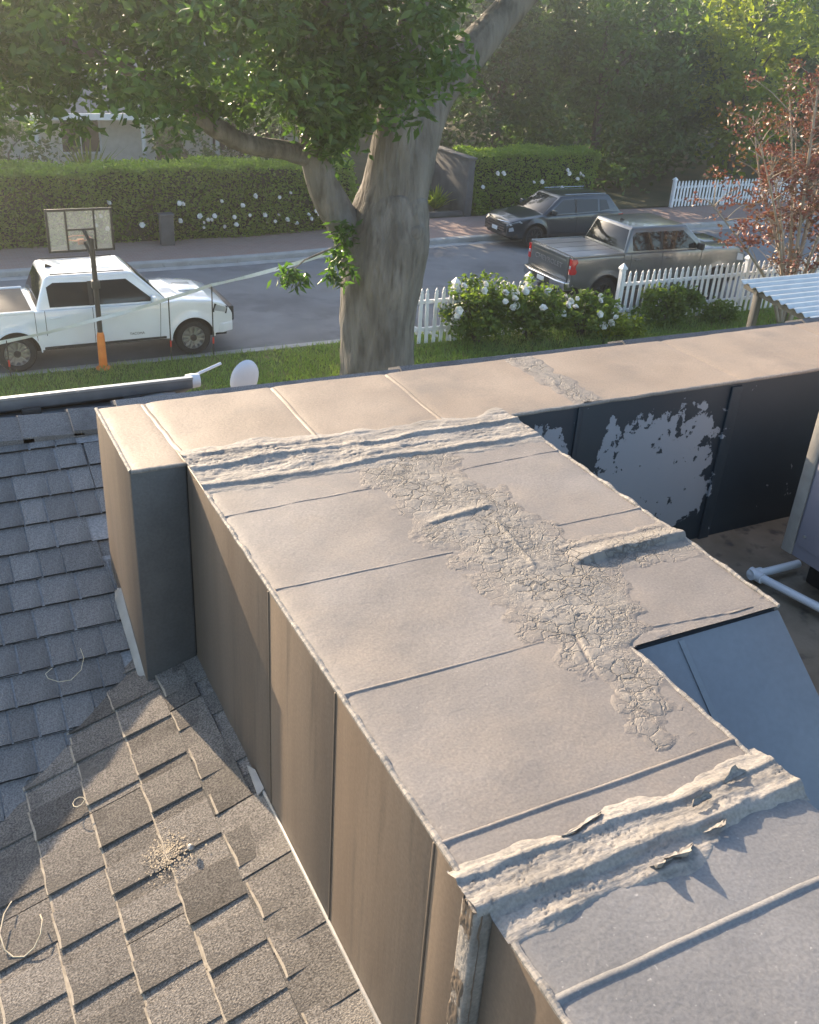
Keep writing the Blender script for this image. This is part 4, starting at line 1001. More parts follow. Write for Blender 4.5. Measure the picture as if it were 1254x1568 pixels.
# red crape myrtle
cm = thing('crape_myrtle', (21.1, 18.2, .1), 'red leaved multi stemmed small tree at the right by the fence', 'tree')
rg = random.Random(9); parts = []; tips = []
for k in range(14):
    a = rg.uniform(0,6.28); sp_ = rg.uniform(.6,2.2); hh = rg.uniform(4.2,6.6)
    if k == 0: a, sp_, hh = PI*1.0, 3.6, 3.4
    if k == 1: a, sp_, hh = PI*1.06, 2.7, 4.6
    if k == 2: a, sp_, hh = PI*.92, 1.4, 5.6
    p = [(.12*math.cos(a),.12*math.sin(a),-.1),(.25*sp_*math.cos(a),.2*sp_*math.sin(a),hh*.33),(.62*sp_*math.cos(a)+rg.gauss(0,.1),.5*sp_*math.sin(a),hh*.68),(sp_*math.cos(a),.8*sp_*math.sin(a),hh)]
    parts.append(limb(p, [.055,.042,.028,.008], 8, M['bark_pale'], 'trunk', k, .05, step=.2))
    for t in (.3,.45,.6,.72,.84,.95):
        i = min(2, int(t*3)); f_ = t*3-i; q = Vector(p[i]).lerp(Vector(p[i+1]), f_)
        for m_ in range(3):
            e = q + Vector((rg.gauss(0,.45), rg.gauss(0,.4), rg.uniform(.1,.7)))
            parts.append(limb([q, q.lerp(e,.5)+Vector((0,0,.06)), e], [.016,.011,.004], 5, M['bark_pale'], 'trunk', k, .03, step=.3)); tips.append((e, t))
o = join_parts(parts, 'trunk'); o.parent = cm
C = np.array([tuple(e) for e, t in tips if t > .4 or rg.random() < .3]); P, T = clumps(C, np.random.default_rng(3).uniform(.18,.40,len(C)), 34, 33, .8)
obj('crown', leaves_mesh('crown', P, .115, .065, M['leaf_red'], 34, .3, T), cm)

# ------------------------------------------------------------------ picket fences
def picket_mesh(w, h, t):
    b = MB(); b.prism([(-w/2,0),(w/2,0),(w/2,h-.11),(w*.32,h-.085),(w*.42,h-.05),(0,h),(-w*.42,h-.05),(-w*.32,h-.085),(-w/2,h-.11)], 'y', -t/2, t/2)
    return b.mesh('picket', M['white'])
PK = picket_mesh(.088, 1.08, .022)
def fence(name, label, x0, x1, y, zb, posts, pitch=.195, h=1.08, seed=1, gate=False, group=None):
    t = thing(name, (x0, y, zb), label, 'fence', group)
    rg = random.Random(seed); n = int((x1-x0)/pitch)
    for i in range(n+1):
        o = obj('picket', PK, t, (i*pitch, -.03, .06)); o.scale = (1,1,h/1.08); o.rotation_euler = (rg.gauss(0,.008), rg.gauss(0,.012), 0)
    for z in (.28, .82):
        MB().box(0, x1-x0, 0, .045, z*h/1.08, z*h/1.08+.09).build('rail', M['white'], t, bevel=.004)
    for px in posts:
        b = MB(); b.box(px-.06, px+.06, -.02, .10, -.1, 1.16*h/1.08)
        b.add([(px-.085,-.045,1.16*h/1.08),(px+.085,-.045,1.16*h/1.08),(px+.085,.125,1.16*h/1.08),(px-.085,.125,1.16*h/1.08),(px-.085,-.045,1.19*h/1.08),(px+.085,-.045,1.19*h/1.08),(px+.085,.125,1.19*h/1.08),(px-.085,.125,1.19*h/1.08),(px,.04,1.29*h/1.08)],
              [(0,3,2,1),(0,1,5,4),(1,2,6,5),(2,3,7,6),(3,0,4,7),(4,5,8),(5,6,8),(6,7,8),(7,4,8)])
        b.build('post', M['white'], t)
    if gate:
        b = MB(); b.tube([(.05,.03,.88),(1.7,.03,.18)], .03, n=4); b.build('brace', M['white'], t)
    return t
fence('picket_fence', 'short white picket fence section right of the big trunk', 9.4, 13.6, 19.55, .1, [.0, 2.1, 4.15], gate=True, seed=2, h=1.32)
fence('picket_fence', 'long white picket fence beside the grey pickup', 16.30, 30.0, 19.42, .1, [0, 4.3, 8.6, 12.9], seed=3, h=1.38)
fence('picket_fence', 'far white picket fence across the street, left of the driveway gap', 27.9, 34.9, 31.0, .36, [0, 2.7, 5.45, 6.9], seed=4, pitch=.17, h=1.0)
fence('picket_fence', 'far white picket fence across the street at the right edge', 37.5, 48.0, 31.0, .36, [0, 3.5, 7.0, 10.4], seed=5, pitch=.17, h=1.0)
structure('driveway_far', MB().box(35.1, 37.4, FC+.23, 50, .2, .395).mesh('driveway_far', M['concrete']))

# ------------------------------------------------------------------ house across the street
M['stucco'] = pmat('pale_stucco', (0.682,0.66,0.616), (0.77,0.748,0.704), scale=5, rough=.9, bump=.2)
M['roofgrey'] = pmat('grey_roof', (.16,.155,.15), (.24,.235,.23), scale=14, rough=.9, bump=.4, stretch=(1,3,1))
M['glassdark'] = pmat('window_glass', (.03,.035,.04), rough=.06, spec=.8)
ho = thing('white_house', (7.5, 43, .2), 'low white house with porch posts behind the long hedge', 'house')
under(MB().box(-9.0, 16.0, 41.2, 50, .1, 3.0).build('wall', M['stucco']), ho)
b = MB(); b.add([(-10,39.4,2.75),(17,39.4,2.75),(17,51,2.75),(-10,51,2.75),(-6,45.2,5.0),(13,45.2,5.0)], [(0,1,5,4),(1,2,5),(2,3,4,5),(3,0,4)])
b.add([(-10,39.4,2.72),(17,39.4,2.72),(17,51,2.72),(-10,51,2.72)], [(0,3,2,1)]); rf = under(b.build('roof', M['roofgrey']), ho)
under(MB().box(-10,17,39.32,39.43,2.58,2.80).build('fascia', M['white']), ho)
under(MB().box(2.0,2.9,45.0,45.8,4.6,5.9).build('chimney', M['stucco']), ho)
for x in (-3.2, .8, 5.1, 8.95, 11.85, 14.4): under(MB().box(x-.07,x+.07,39.55,39.69,.15,2.74).build('porch_post', M['white'], bevel=.008), ho)
for (x0, x1, z0, z1) in ((-1.5,.2,1.2,2.4),(6.2,7.6,1.2,2.4),(12.1,13.2,1.2,2.35),(14.0,15.2,1.2,2.35)):
    w = under(MB().box(x0,x1,41.15,41.22,z0,z1).build('window', M['glassdark']), ho)
    for (a, c, e, f_) in ((x0-.08,x0,z0-.08,z1+.08),(x1,x1+.08,z0-.08,z1+.08),(x0,x1,z1,z1+.08),(x0,x1,z0-.08,z0),((x0+x1)/2-.02,(x0+x1)/2+.02,z0,z1)):
        o = MB().box(a,c,41.10,41.19,e,f_).build('frame', M['white']); o.parent = w
under(MB().box(9.8,10.8,41.13,41.22,.2,2.35).build('door', pmat('dark_door', (.06,.05,.045), rough=.5)), ho)
def spiky(name, label, x, y, n, L, col, seed, z0=.2):
    t = thing(name, (x, y, z0), label, 'plant'); rg = random.Random(seed); b = MB()
    for k in range(n):
        a = rg.uniform(0,6.28); e = rg.uniform(.5,1.35); l = L*rg.uniform(.6,1.1); d = Vector((math.cos(a)*math.cos(e), math.sin(a)*math.cos(e), math.sin(e))); s = d.cross(Vector((0,0,1))).normalized()*.05
        p = d*l*.6; q = d*l + Vector((0,0,-l*.12)); b.add([-s*.6, s*.6, p+s, q, p-s], [(0,1,2,4),(4,2,3)])
    me = b.mesh('leaves', col); at = me.attributes.new('tint','FLOAT','FACE'); at.data.foreach_set('value', [rg.random() for _ in range(len(me.polygons))])
    obj('leaves', me, t); MB().tube([(0,0,-.1),(0,0,L*.3)], [.08,.05], n=7).build('stem', M['bark_dark'], t); return t
spiky('flax_plant', 'spiky yellow tinged plant before the white house wall at the left', 6.6, 38.3, 60, 2.3, M['leaf_yellow'], 3)
tree_at('garden_shrub', 'rounded grey green shrub before the house porch', 9.9, 38.2, 2.2, 1.1, .9, M['leaf_mid'], 40, 30, .2, 700, .3, .06, None, (.3,.5))
tree_at('garden_shrub', 'dark rounded shrub in front of the white porch post', 12.6, 38.4, 2.0, 1.0, .9, M['leaf_dark'], 36, 30, .2, 710, .3, .06, None, (.3,.5))
tree_at('garden_shrub', 'leafy shrub under the house eave at the left edge', 4.2, 38.0, 2.6, 1.2, 1.0, M['leaf_mid'], 44, 30, .2, 720, .3, .06, None, (.3,.5))

# grey walls and planter between the hedges
M['greywall'] = pmat('grey_render', (.085,.082,.08), (.12,.117,.114), scale=3, rough=.9, bump=.2)
wl_ = thing('garden_wall', (18.3, 32.5, .2), 'tall grey rendered wall standing between the two hedges', 'wall')
under(MB().box(18.35, 18.62, 31.05, 34.5, .1, 2.35).build('end_wall', M['greywall'], bevel=.01), wl_)
under(MB().box(16.7, 18.35, 34.2, 34.5, .1, 2.2).build('back_wall', M['greywall'], bevel=.01), wl_)
under(MB().box(18.30, 18.67, 31.0, 34.55, 2.35, 2.41).build('coping', M['greywall'], bevel=.01), wl_)
under(MB().box(16.9, 18.34, 31.15, 31.4, .1, .55).build('planter_front', M['greywall'], bevel=.01), wl_)
structure('garden_step', MB().box(15.2, 16.88, 31.1, 33.0, .1, .42).mesh('garden_step', M['concrete']))
spiky('leafy_plant', 'fresh light green plant in the planter by the grey wall', 17.6, 31.9, 70, 1.0, M['leaf_yellow'], 6, .5)

# framed panel and pillar in front of the long hedge
M['dkmetal'] = pmat('dark_metal', (.035,.033,.03), (.05,.048,.045), scale=9, rough=.5)
pil = thing('utility_pillar', (7.35, 30.2, .15), 'plain dark grey utility pillar standing against the long hedge', 'pillar')
under(MB().box(7.15,7.55,30.05,30.35,.15,1.05).build('body', M['greywall'], bevel=.02), pil); under(MB().box(7.12,7.58,30.02,30.38,1.05,1.10).build('cap', M['greywall'], bevel=.01), pil)

# ------------------------------------------------------------------ barrier tape, stakes, orange post
M['tape'] = pmat('barrier_tape', (.62,.68,.68), (.74,.78,.78), scale=5, rough=.4)
M['orange'] = pmat('orange_plastic', (.75,.20,.03), (.85,.28,.05), scale=6, rough=.45)
M['redtip'] = pmat('red_tape', (.6,.05,.03), rough=.5)
M['pole'] = pmat('dark_wood_pole', (.06,.05,.042), (.10,.085,.07), scale=10, rough=.8, stretch=(1,1,.1))
M['acrylic'] = pmat('clouded_acrylic', (.55,.57,.56), rough=.12)
_b = M['acrylic'].node_tree.nodes['Principled BSDF']; _b.inputs['Alpha'].default_value = .38
op = thing('basketball_hoop', (3.40, 20.15, .12), 'basketball hoop with a see-through backboard and orange pole base before the white pickup', 'basketball hoop')
MB().lathe([(0,0),(.055,0),(.05,2.72),(0,2.73)], 'z', (0,0,.0), 12).build('pole', M['pole'], op, smooth=True)
MB().lathe([(.16,-.02),(.16,.03),(.09,.07),(.08,.72),(.06,.80),(.051,.80)], 'z', (0,0,0), 14).build('orange_sleeve', M['orange'], op, smooth=True)
MB().box(-.08,.08,-.07,.07,1.72,1.88).build('bracket', M['dkmetal'], op, bevel=.01)
MB().tube([(0,0,2.55),(-.1,.18,2.85)], .035, n=8).build('arm', M['dkmetal'], op); MB().tube([(0,0,2.3),(-.1,.18,2.6)], .03, n=8).build('arm', M['dkmetal'], op)
X0, X1, Zb, Zt = -.80, .48, 2.42, 3.26
bb = MB().box(X0+.03,X1-.03,.20,.212,Zb+.03,Zt-.03).build('backboard', M['acrylic'], op)
for (a_, c_, e_, f_) in ((X0,X0+.045,Zb,Zt),(X1-.045,X1,Zb,Zt),(X0+.045,X1-.045,Zt-.045,Zt),(X0+.045,X1-.045,Zb,Zb+.045),(X0+.36,X0+.395,Zb+.045,Zt-.045),(X0+.90,X0+.935,Zb+.045,Zt-.045),(X0+.395,X0+.90,Zb+.42,Zb+.455)):
    o = MB().box(a_,c_,.185,.225,e_,f_).build('frame_bar', M['dkmetal'], bevel=.005); o.parent = bb
hoop = MB().tube([(-.16+.23*math.cos(t), .48+.23*math.sin(t), 2.62) for t in np.linspace(0,2*PI,33)], .011, n=6, cap=False).build('rim', M['orange'], op, smooth=True)
MB().box(-.22,-.10,.215,.28,2.55,2.66).build('rim_plate', M['orange'], op, bevel=.008)
stk = []
for x, y, h_, lab in ((5.80,20.2,1.62,'thin steel stake with red tip nearest the pickup front wheel'),(4.87,20.25,1.38,'thin steel stake with red tip beside the pickup door'),(1.55,20.0,.85,'thin short steel stake by the pickup rear wheel')):
    t = thing('marker_stake', (x, y, .12), lab, 'stake', 'stakes holding the barrier tape')
    MB().tube([(0,0,-.1),(.01,0,h_)], .014, n=6).build('rod', M['dkmetal'], t)
    MB().tube([(.003,0,.30),(.004,0,.44)], .02, n=6).build('red_band', M['redtip'], t)
def tape(pts, w, seed):
    V = []; F = []; n = 0
    for a, c in zip(pts[:-1], pts[1:]):
        a = Vector(a); c = Vector(c); L = (c-a).length; k = max(4, int(L/.15))
        for i in range(k+(c == Vector(pts[-1]))):
            t = i/k; p = a.lerp(c, t); p.z -= .05*L*t*(1-t)
            tw = mnoise.noise((n*.11, seed, 0))*1.3
            o_ = Vector((0, math.sin(tw), math.cos(tw)))*w/2; V += [p-o_, p+o_]; n += 1
    F = [(2*i, 2*i+2, 2*i+3, 2*i+1) for i in range(n-1)]
    V2 = [v+Vector((0,.004,0)) for v in V]; b = MB(); b.add(V, F); b.add(V2, [f[::-1] for f in F]); return b
o = tape([(7.75,17.0,3.25),(5.80,20.19,1.72),(4.87,20.24,1.48),(3.39,20.08,1.22),(1.55,19.99,.95),(-1.5,19.9,.75)], .075, 2).build('barrier_tape', M['tape'])
tag(o, 'pale barrier tape strung from the big trunk past the white pickup', 'tape')

# ------------------------------------------------------------------ solar panel, conduit, dish on the back slope
M['alu'] = pmat('aluminium', (.30,.31,.32), (.36,.37,.38), scale=12, rough=.35, metal=.6)
M['alu_shade'] = pmat('shaded_aluminium', (.13,.132,.135), (.17,.172,.175), scale=12, rough=.5, metal=.2)  # aluminium darkened to stand for shade on the panel's near edge
M['cell'] = pmat('solar_glass', (.02,.022,.03), rough=.12, spec=.7)
sp_ = thing('solar_panel', (0, 4.4, 5.75), 'grey edged solar panel mounted just behind the roof ridge', 'solar panel')
y0, y1, zz0, zz1 = 3.98, 5.6, 6.035, 5.20
b = MB(); b.hexa([(-2.2,y0,zz0-.075),(1.045,y0,zz0-.045),(1.045,y1,zz1-.045),(-2.2,y1,zz1-.075)], [(-2.2,y0,zz0+.0),(1.045,y0,zz0),(1.045,y1,zz1),(-2.2,y1,zz1)])
under(b.build('frame', M['alu_shade'], bevel=.004), sp_)
under(MB().box(-2.2,1.045,y0-.004,y0+.02,zz0-.004,zz0+.006).build('edge_trim', M['alu']), sp_)
b = MB(); b.hexa([(-2.16,y0+.03,zz0+.0),(1.0,y0+.03,zz0),(1.0,y1-.04,zz1),(-2.16,y1-.04,zz1)], [(-2.16,y0+.03,zz0-.004),(1.0,y0+.03,zz0-.009),(1.0,y1-.04,zz1+.004),(-2.16,y1-.04,zz1+.004)])
under(b.build('cell_sheet', M['cell']), sp_)
under(MB().box(-2.2,.72,3.99,4.03,5.895,5.955).build('rail', M['alu'], bevel=.004), sp_)
for x in (.33, .74, -.9): under(MB().box(x,x+.075,3.96,4.03,5.86,5.99).build('clamp', M['dkmetal'], bevel=.006), sp_)
cd = thing('conduit', (.95, 4.0, 5.9), 'white conduit elbow beside the solar panel end', 'conduit')
under(MB().tube([(.80,4.02,5.945),(.93,4.02,5.965),(.965,4.03,5.955),(.975,4.04,5.85)], .014, n=10).build('pipe_run', M['pvc'], smooth=True), cd)
under(MB().lathe([(0,-.03),(.03,-.03),(.034,0),(.03,.03),(0,.03)], 'x', (1.07,4.08,5.985), 12).build('junction_cap', M['pvc'], smooth=True), cd)
under(MB().tube([(1.08,4.10,6.0),(1.22,4.14,6.03)], .007, n=8).build('vent_tube', M['pvc'], smooth=True), cd)
ds = thing('dish_antenna', (1.55, 4.7, 5.5), 'small white rounded dish standing behind the cross duct', 'dish')
b = MB(); b.lathe([(0,.0),(.045,.003),(.078,.012),(.092,.03),(.094,.042),(.085,.030),(.05,.012),(0,.008)], 'y', (0,0,0), 28)
o = b.build('reflector', M['pvc'], ds, smooth=True); o.location = (-.02,0,.20); o.scale = (.9,1,1.15); o.rotation_euler = (math.radians(12),0,math.radians(12))
MB().tube([(-.02,.05,.2),(-.02,.06,.05),(-.02,.06,-.15)], .012, n=8).build('mast', M['alu'], ds, smooth=True)

# patio cover at the right
M['corr'] = pmat('pale_blue_sheet', (.50,.54,.56), (.58,.62,.63), scale=5, rough=.3)
pc = thing('patio_cover', (17.8, 14, .12), 'pale blue corrugated patio cover on grey posts at the right edge', 'patio cover')
n = 64; V = []; x0, x1 = 15.8, 20.6
def pz(y): return 2.5 + (y-15)*.11
for j, y in enumerate((15.05, 11.0)):
    pass
ny = 60; ycs = np.linspace(10.8, 15.05, ny*2)
V = [(x, y, pz(y)+.028*math.sin(y*2*PI/.22)) for y in ycs for x in (x0, x1)]
F = [(2*i, 2*i+1, 2*i+3, 2*i+2) for i in range(len(ycs)-1)]
V2 = [(x,y,z-.008) for x,y,z in V]; b = MB(); b.add(V, F); b.add(V2, [f[::-1] for f in F])
under(b.build('corrugated_sheet', M['corr'], smooth=True, angle=80), pc)
M['weathered'] = pmat('weathered_wood', (.12,.11,.10), (.19,.175,.16), scale=9, rough=.9, stretch=(1,1,.15), bump=.3)
for (x, y) in ((15.95,14.6),(15.95,11.2),(20.3,14.6)): under(MB().box(x-.07,x+.07,y-.07,y+.07,.1,pz(y)-.13).build('post', M['weathered'], bevel=.008), pc)
b = MB(); b.hexa([(15.9,10.8,pz(10.8)-.15),(16.0,10.8,pz(10.8)-.15),(16.0,15,pz(15)-.15),(15.9,15,pz(15)-.15)], [(15.9,10.8,pz(10.8)-.04),(16.0,10.8,pz(10.8)-.04),(16.0,15,pz(15)-.04),(15.9,15,pz(15)-.04)])
under(b.build('beam', M['weathered']), pc)
for y in (11.2, 12.9, 14.6): under(MB().box(15.85,20.4,y-.04,y+.04,pz(y)-.14,pz(y)-.035).build('rafter', M['weathered']), pc)
# ------------------------------------------------------------------ vehicles
def paint(name, c, metal=.0, rough=.3, coat=1.0, c2=None):
    m = pmat(name, c, c2 or tuple(q*1.06 for q in c), scale=2.0, rough=rough, metal=metal, coat=coat)
    m.node_tree.nodes['Principled BSDF'].inputs['Coat Roughness'].default_value = .06
    return m
M['rubber'] = pmat('tyre_rubber', (.018,.018,.018), (.03,.03,.03), scale=20, rough=.85)
M['rim'] = pmat('alloy_rim', (.50,.50,.51), (.58,.58,.59), scale=8, rough=.3, metal=.8)
M['rim_dark'] = pmat('dark_alloy_rim', (.10,.10,.105), (.14,.14,.145), scale=8, rough=.35, metal=.7)
M['glass'] = pmat('vehicle_glass', (.012,.015,.017), rough=.05, spec=.5)
M['trim'] = pmat('black_trim', (.018,.018,.019), (.03,.03,.03), scale=10, rough=.6)
M['chrome'] = pmat('chrome', (.55,.55,.56), rough=.18, metal=1.0)
M['lens'] = pmat('lamp_lens', (.45,.47,.50), rough=.08, spec=.8)
M['redlens'] = pmat('red_lens', (.50,.012,.015), (.6,.02,.02), scale=10, rough=.12, spec=.8)
M['plate'] = pmat('plate_white', (.70,.71,.72), (.75,.76,.77), scale=9, rough=.5)
M['under'] = pmat('underbody', (.01,.01,.01), rough=.9)

def wheel_set():
    pass
def wheel(parent, x, y, r, w, side, rim, spokes=6):
    """hub with a tyre and a rim; side = +1 if its outer face looks to +y"""
    hub = MB().lathe([(0,.02),(.07,.02),(.08,-.05),(0,-.05)], 'y', (0,0,0), 14).build('wheel', M['trim'], parent, smooth=True)
    hub.location = (x, y, r); hub.rotation_euler = (0, 0, 0 if side > 0 else PI)
    ri = r*.64
    prof = [(ri,-w),(r*.88,-w),(r*.97,-w*.9),(r,-w*.6),(r,-.07),(r*.975,-.03),(r*.9,.0),(r*.72,.004),(ri,-.012),(ri,-w)]
    MB().lathe(prof, 'y', (0,0,0), 36).build('tyre', M['rubber'], hub, smooth=True)
    b = MB(); b.lathe([(ri,-.012),(ri*.97,.0),(ri*.90,-.03),(ri*.86,-.12),(0,-.13)], 'y', (0,0,0), 36)
    for k in range(spokes):
        a0 = 2*PI*k/spokes
        for da in (-.16, .16):
            a = a0+da; ca, sa = math.cos(a), math.sin(a); cb, sb = math.cos(a0+da*1.5), math.sin(a0+da*1.5)
            s = .020; px, pz_ = -sa*s, ca*s
            i0 = .05; o0 = ri*.93
            b.hexa([(ca*i0-px, -.06, sa*i0-pz_),(ca*i0+px, -.06, sa*i0+pz_),(cb*o0+px,-.06,sb*o0+pz_),(cb*o0-px,-.06,sb*o0-pz_)],
                   [(ca*i0-px, -.012, sa*i0-pz_),(ca*i0+px, -.012, sa*i0+pz_),(cb*o0+px,-.008,sb*o0+pz_),(cb*o0-px,-.008,sb*o0-pz_)])
    b.lathe([(.0,.0),(.05,-.002),(.075,-.02),(.08,-.06)], 'y', (0,0,0), 16)
    b.build('rim', rim, hub, smooth=True, angle=35)
    return hub

def vehicle(name, label, cat, loc, rz, S):
    t = thing(name, loc, label, cat, S.get('group'), rz)
    xr, xf, wb, r, W = S['xr'], S['xf'], S['wb'], S['r'], S['W']
    Ra = r+S.get('gap', .085); wheels = (-wb/2, wb/2); zr = S['rocker']
    top = np.array(S['top'])                 # (x, z) along the shoulder line
    bot = np.array(S['bot'])                 # (x, z) lower edge apart from the arches
    def zt(x): return float(np.interp(x, top[:,0], top[:,1]))
    def zb(x):
        z = float(np.interp(x, bot[:,0], bot[:,1]))
        for xw in wheels:
            d = abs(x-xw)
            if d < Ra: z = max(z, r+math.sqrt(max(0, Ra*Ra-d*d)))
        return z
    fl, rl = S.get('front_taper', .14), S.get('rear_taper', .05)
    def hw(x, z):
        w = W/2
        k = max(0, (x-(xf-1.0))/1.0); w -= fl*k**2.6
        k = max(0, ((xr+.7)-x)/.7); w -= rl*k**2.4
        s = (z-zr)/(S['belt']-zr)
        w -= .055*max(0, .35-s)**1.5*2.2 + .045*max(0, s-.55)**1.6*1.6
        for xw in wheels:
            d = math.hypot(x-xw, z-r); w += S.get('flare', .022)*math.exp(-((d-Ra)/.09)**2)
        return w
    xs = set(np.linspace(xr, xf, 120).tolist())
    for xw in wheels:
        for s in (-1, 1): xs |= {xw+s*Ra*.9999, xw+s*Ra*1.0005, xw+s*Ra*.97, xw+s*Ra*.9}
    xs = sorted(q for q in xs if xr <= q <= xf)
    ns, nt = 12, 5; sec = []
    for x in xs:
        a, c = zb(x), zt(x); L = []
        for i in range(ns): z = a+(c-a)*(i/(ns-1))**.9; L.append((x, hw(x, z), z))
        w = L[-1][1]; L[-1] = (x, w-.012, c-.010)
        for i in range(1, nt+1):
            y = (w-.045)*(1-(i-1)/(nt-1)); L.append((x, y, c+S.get('crown', .03)*(1-(y/w)**2)*S['crown_at'](x)))
        sec.append(L)
    m = len(sec[0]); b = MB(); full = []
    for L in sec: full.append(L + [(x, -y, z) for x, y, z in L[-2::-1]])
    M2 = len(full[0]); V = [p for L in full for p in L]
    F = [(i*M2+j, i*M2+j+1, (i+1)*M2+j+1, (i+1)*M2+j) for i in range(len(full)-1) for j in range(M2-1)]
    F.append(tuple(range(M2))); F.append(tuple((len(full)-1)*M2+j for j in range(M2-1, -1, -1)))
    b.add(V, F); body = b.build('body', S['paint'], t, smooth=True, angle=38)
    MB().box(xr+.15, xf-.15, -W/2+.16, W/2-.16, zr-.06, zr+.5).build('underbody', M['under'], t)
    for xw in wheels:
        for s in (1, -1):
            b = MB(); b.lathe([(.0,-.3),(Ra-.012,-.3),(Ra-.012,.0)], 'y', (0,0,0), 28)
            wheel(t, xw, s*(W/2-.02+S.get('poke', 0)), r, .24, s, S['rim'], S.get('spokes', 6))
            pts = [(xw+(Ra+.008)*math.cos(a), s*(hw(xw+(Ra+.008)*math.cos(a), r+(Ra+.008)*math.sin(a))-.004), r+(Ra+.008)*math.sin(a)) for a in np.linspace(S.get('arch0',-.0), PI-S.get('arch0',-.0), 22)]
            MB().tube(pts, .017, n=6).build('wheel_arch', S.get('arch', S['paint']), t, smooth=True)
    # cabin
    xa, ra, rc, xc, zb_, zr_, wb2, wt2 = S['cab']     # windscreen foot, roof front, roof rear, rear foot, belt z, roof z, half widths
    b = MB(); nseg = 7
    def cabv(x, y, z): return (x, y, z)
    Bv = [(xc,wb2,zb_),(xa,wb2,zb_),(xa,-wb2,zb_),(xc,-wb2,zb_)]; Tv = [(rc,wt2,zr_),(ra,wt2,zr_),(ra,-wt2,zr_),(rc,-wt2,zr_)]
    b.hexa([(x,y,z-.06) for x,y,z in Bv], Tv); cabin = b.build('cabin', S.get('cabpaint', S['paint']), t, bevel=.075, segs=4, angle=60)
    # crowned roof skin
    n1, n2 = 10, 8; V = []
    for i in range(n1+1):
        u = i/n1; x = rc+.07+(ra-rc-.14)*u
        for j in range(n2+1):
            v = -1+2*j/n2; V.append((x, v*(wt2-.065), zr_+.0015+.028*(1-v*v)*(1-(2*u-1)**4)))
    b = MB(); b.add(V, [(i*(n2+1)+j, (i+1)*(n2+1)+j, (i+1)*(n2+1)+j+1, i*(n2+1)+j+1) for i in range(n1) for j in range(n2)])
    b.build('roof_skin', S.get('roofpaint', S['paint']), t, smooth=True)
    def wall_y(z): return wb2+(wt2-wb2)*(z-(zb_-.06))/(zr_-zb_+.06)
    def side_patch(nm, poly, mat, off=.004, th=.006):
        for s in (1, -1):
            n = len(poly); V = [(x, s*(wall_y(z)+off), z) for x, z in poly] + [(x, s*(wall_y(z)+off-th), z) for x, z in poly]
            q = MB(); q.add(V, [tuple(range(n)), tuple(range(2*n-1, n-1, -1))]+[(i, (i+1)%n, (i+1)%n+n, i+n) for i in range(n)]); q.build(nm, mat, t)
    for poly in S['windows']: side_patch('side_window', poly, M['glass'])
    for poly in S.get('pillars', []): side_patch('pillar', poly, M['trim'], .0055)
    def end_glass(nm, x0, z0, w0, x1, z1, w1, out):
        d = Vector((x1-x0, 0, z1-z0)); nrm = Vector((d.z, 0, -d.x)).normalized()*out
        q = [Vector((x0,w0,z0)),Vector((x0,-w0,z0)),Vector((x1,-w1,z1)),Vector((x1,w1,z1))]
        g = MB(); g.hexa([v+nrm*-.004 for v in q], [v+nrm*.005 for v in q]); g.build(nm, M['glass'], t, bevel=.003)
    def at(z, xlo, xhi): return xlo+(xhi-xlo)*(z-(zb_-.06))/(zr_-zb_+.06)
    za, zc = zb_+.03, zr_-.075
    end_glass('windscreen', at(za,xa,ra), za, wb2-.09, at(zc,xa,ra), zc, wt2-.10, 1)
    za = S.get('rear_glass_z', zb_+.05)
    end_glass('rear_window', at(za,xc,rc), za, wb2-.10, at(zc,xc,rc), zc, wt2-.10, -1)
    # shut lines, handles, mirrors
    for (x, z0, z1, x2) in S['doors']:
        for s in (1, -1):
            n = 8; pts = [(x+(x2-x)*i/n, s*(hw(x+(x2-x)*i/n, z0+(z1-z0)*i/n)+.0005), z0+(z1-z0)*i/n) for i in range(n+1)]
            MB().tube(pts, .0055, n=4).build('shut_line', M['trim'], t)
    for (x, z) in S['handles']:
        for s in (1, -1): MB().box(x-.10, x+.10, s*(hw(x,z)+.004)-.014, s*(hw(x,z)+.004)+.014, z-.018, z+.018).build('door_handle', S.get('handle', S['paint']), t, bevel=.008)
    mx, mz = S['mirror']
    for s in (1, -1):
        MB().box(mx-.05, mx+.07, s*(W/2+.06)-.11, s*(W/2+.06)+.11, mz, mz+.17).build('mirror', S.get('mirrorpaint', S['paint']), t, bevel=.035, segs=3)
    return t, hw, zt

def patch_on_side(t, hw, nm, poly, mat, s, off=.004):
    n = len(poly); V = [(x, s*(hw(x,z)+off), z) for x, z in poly]+[(x, s*(hw(x,z)-.02), z) for x, z in poly]
    q = MB(); q.add(V, [tuple(range(n)), tuple(range(2*n-1,n-1,-1))]+[(i,(i+1)%n,(i+1)%n+n,i+n) for i in range(n)]); return q.build(nm, mat, t)
def text_mesh(body, size, mat, depth=.004):
    cu = bpy.data.curves.new('lettering', 'FONT'); cu.body = body; cu.size = size; cu.extrude = depth; cu.align_x = 'CENTER'
    o = bpy.data.objects.new('lettering', cu); COL.objects.link(o)
    dg = bpy.context.evaluated_depsgraph_get(); me = bpy.data.meshes.new_from_object(o.evaluated_get(dg)); bpy.data.objects.remove(o)
    me.materials.clear(); me.materials.append(mat); return me

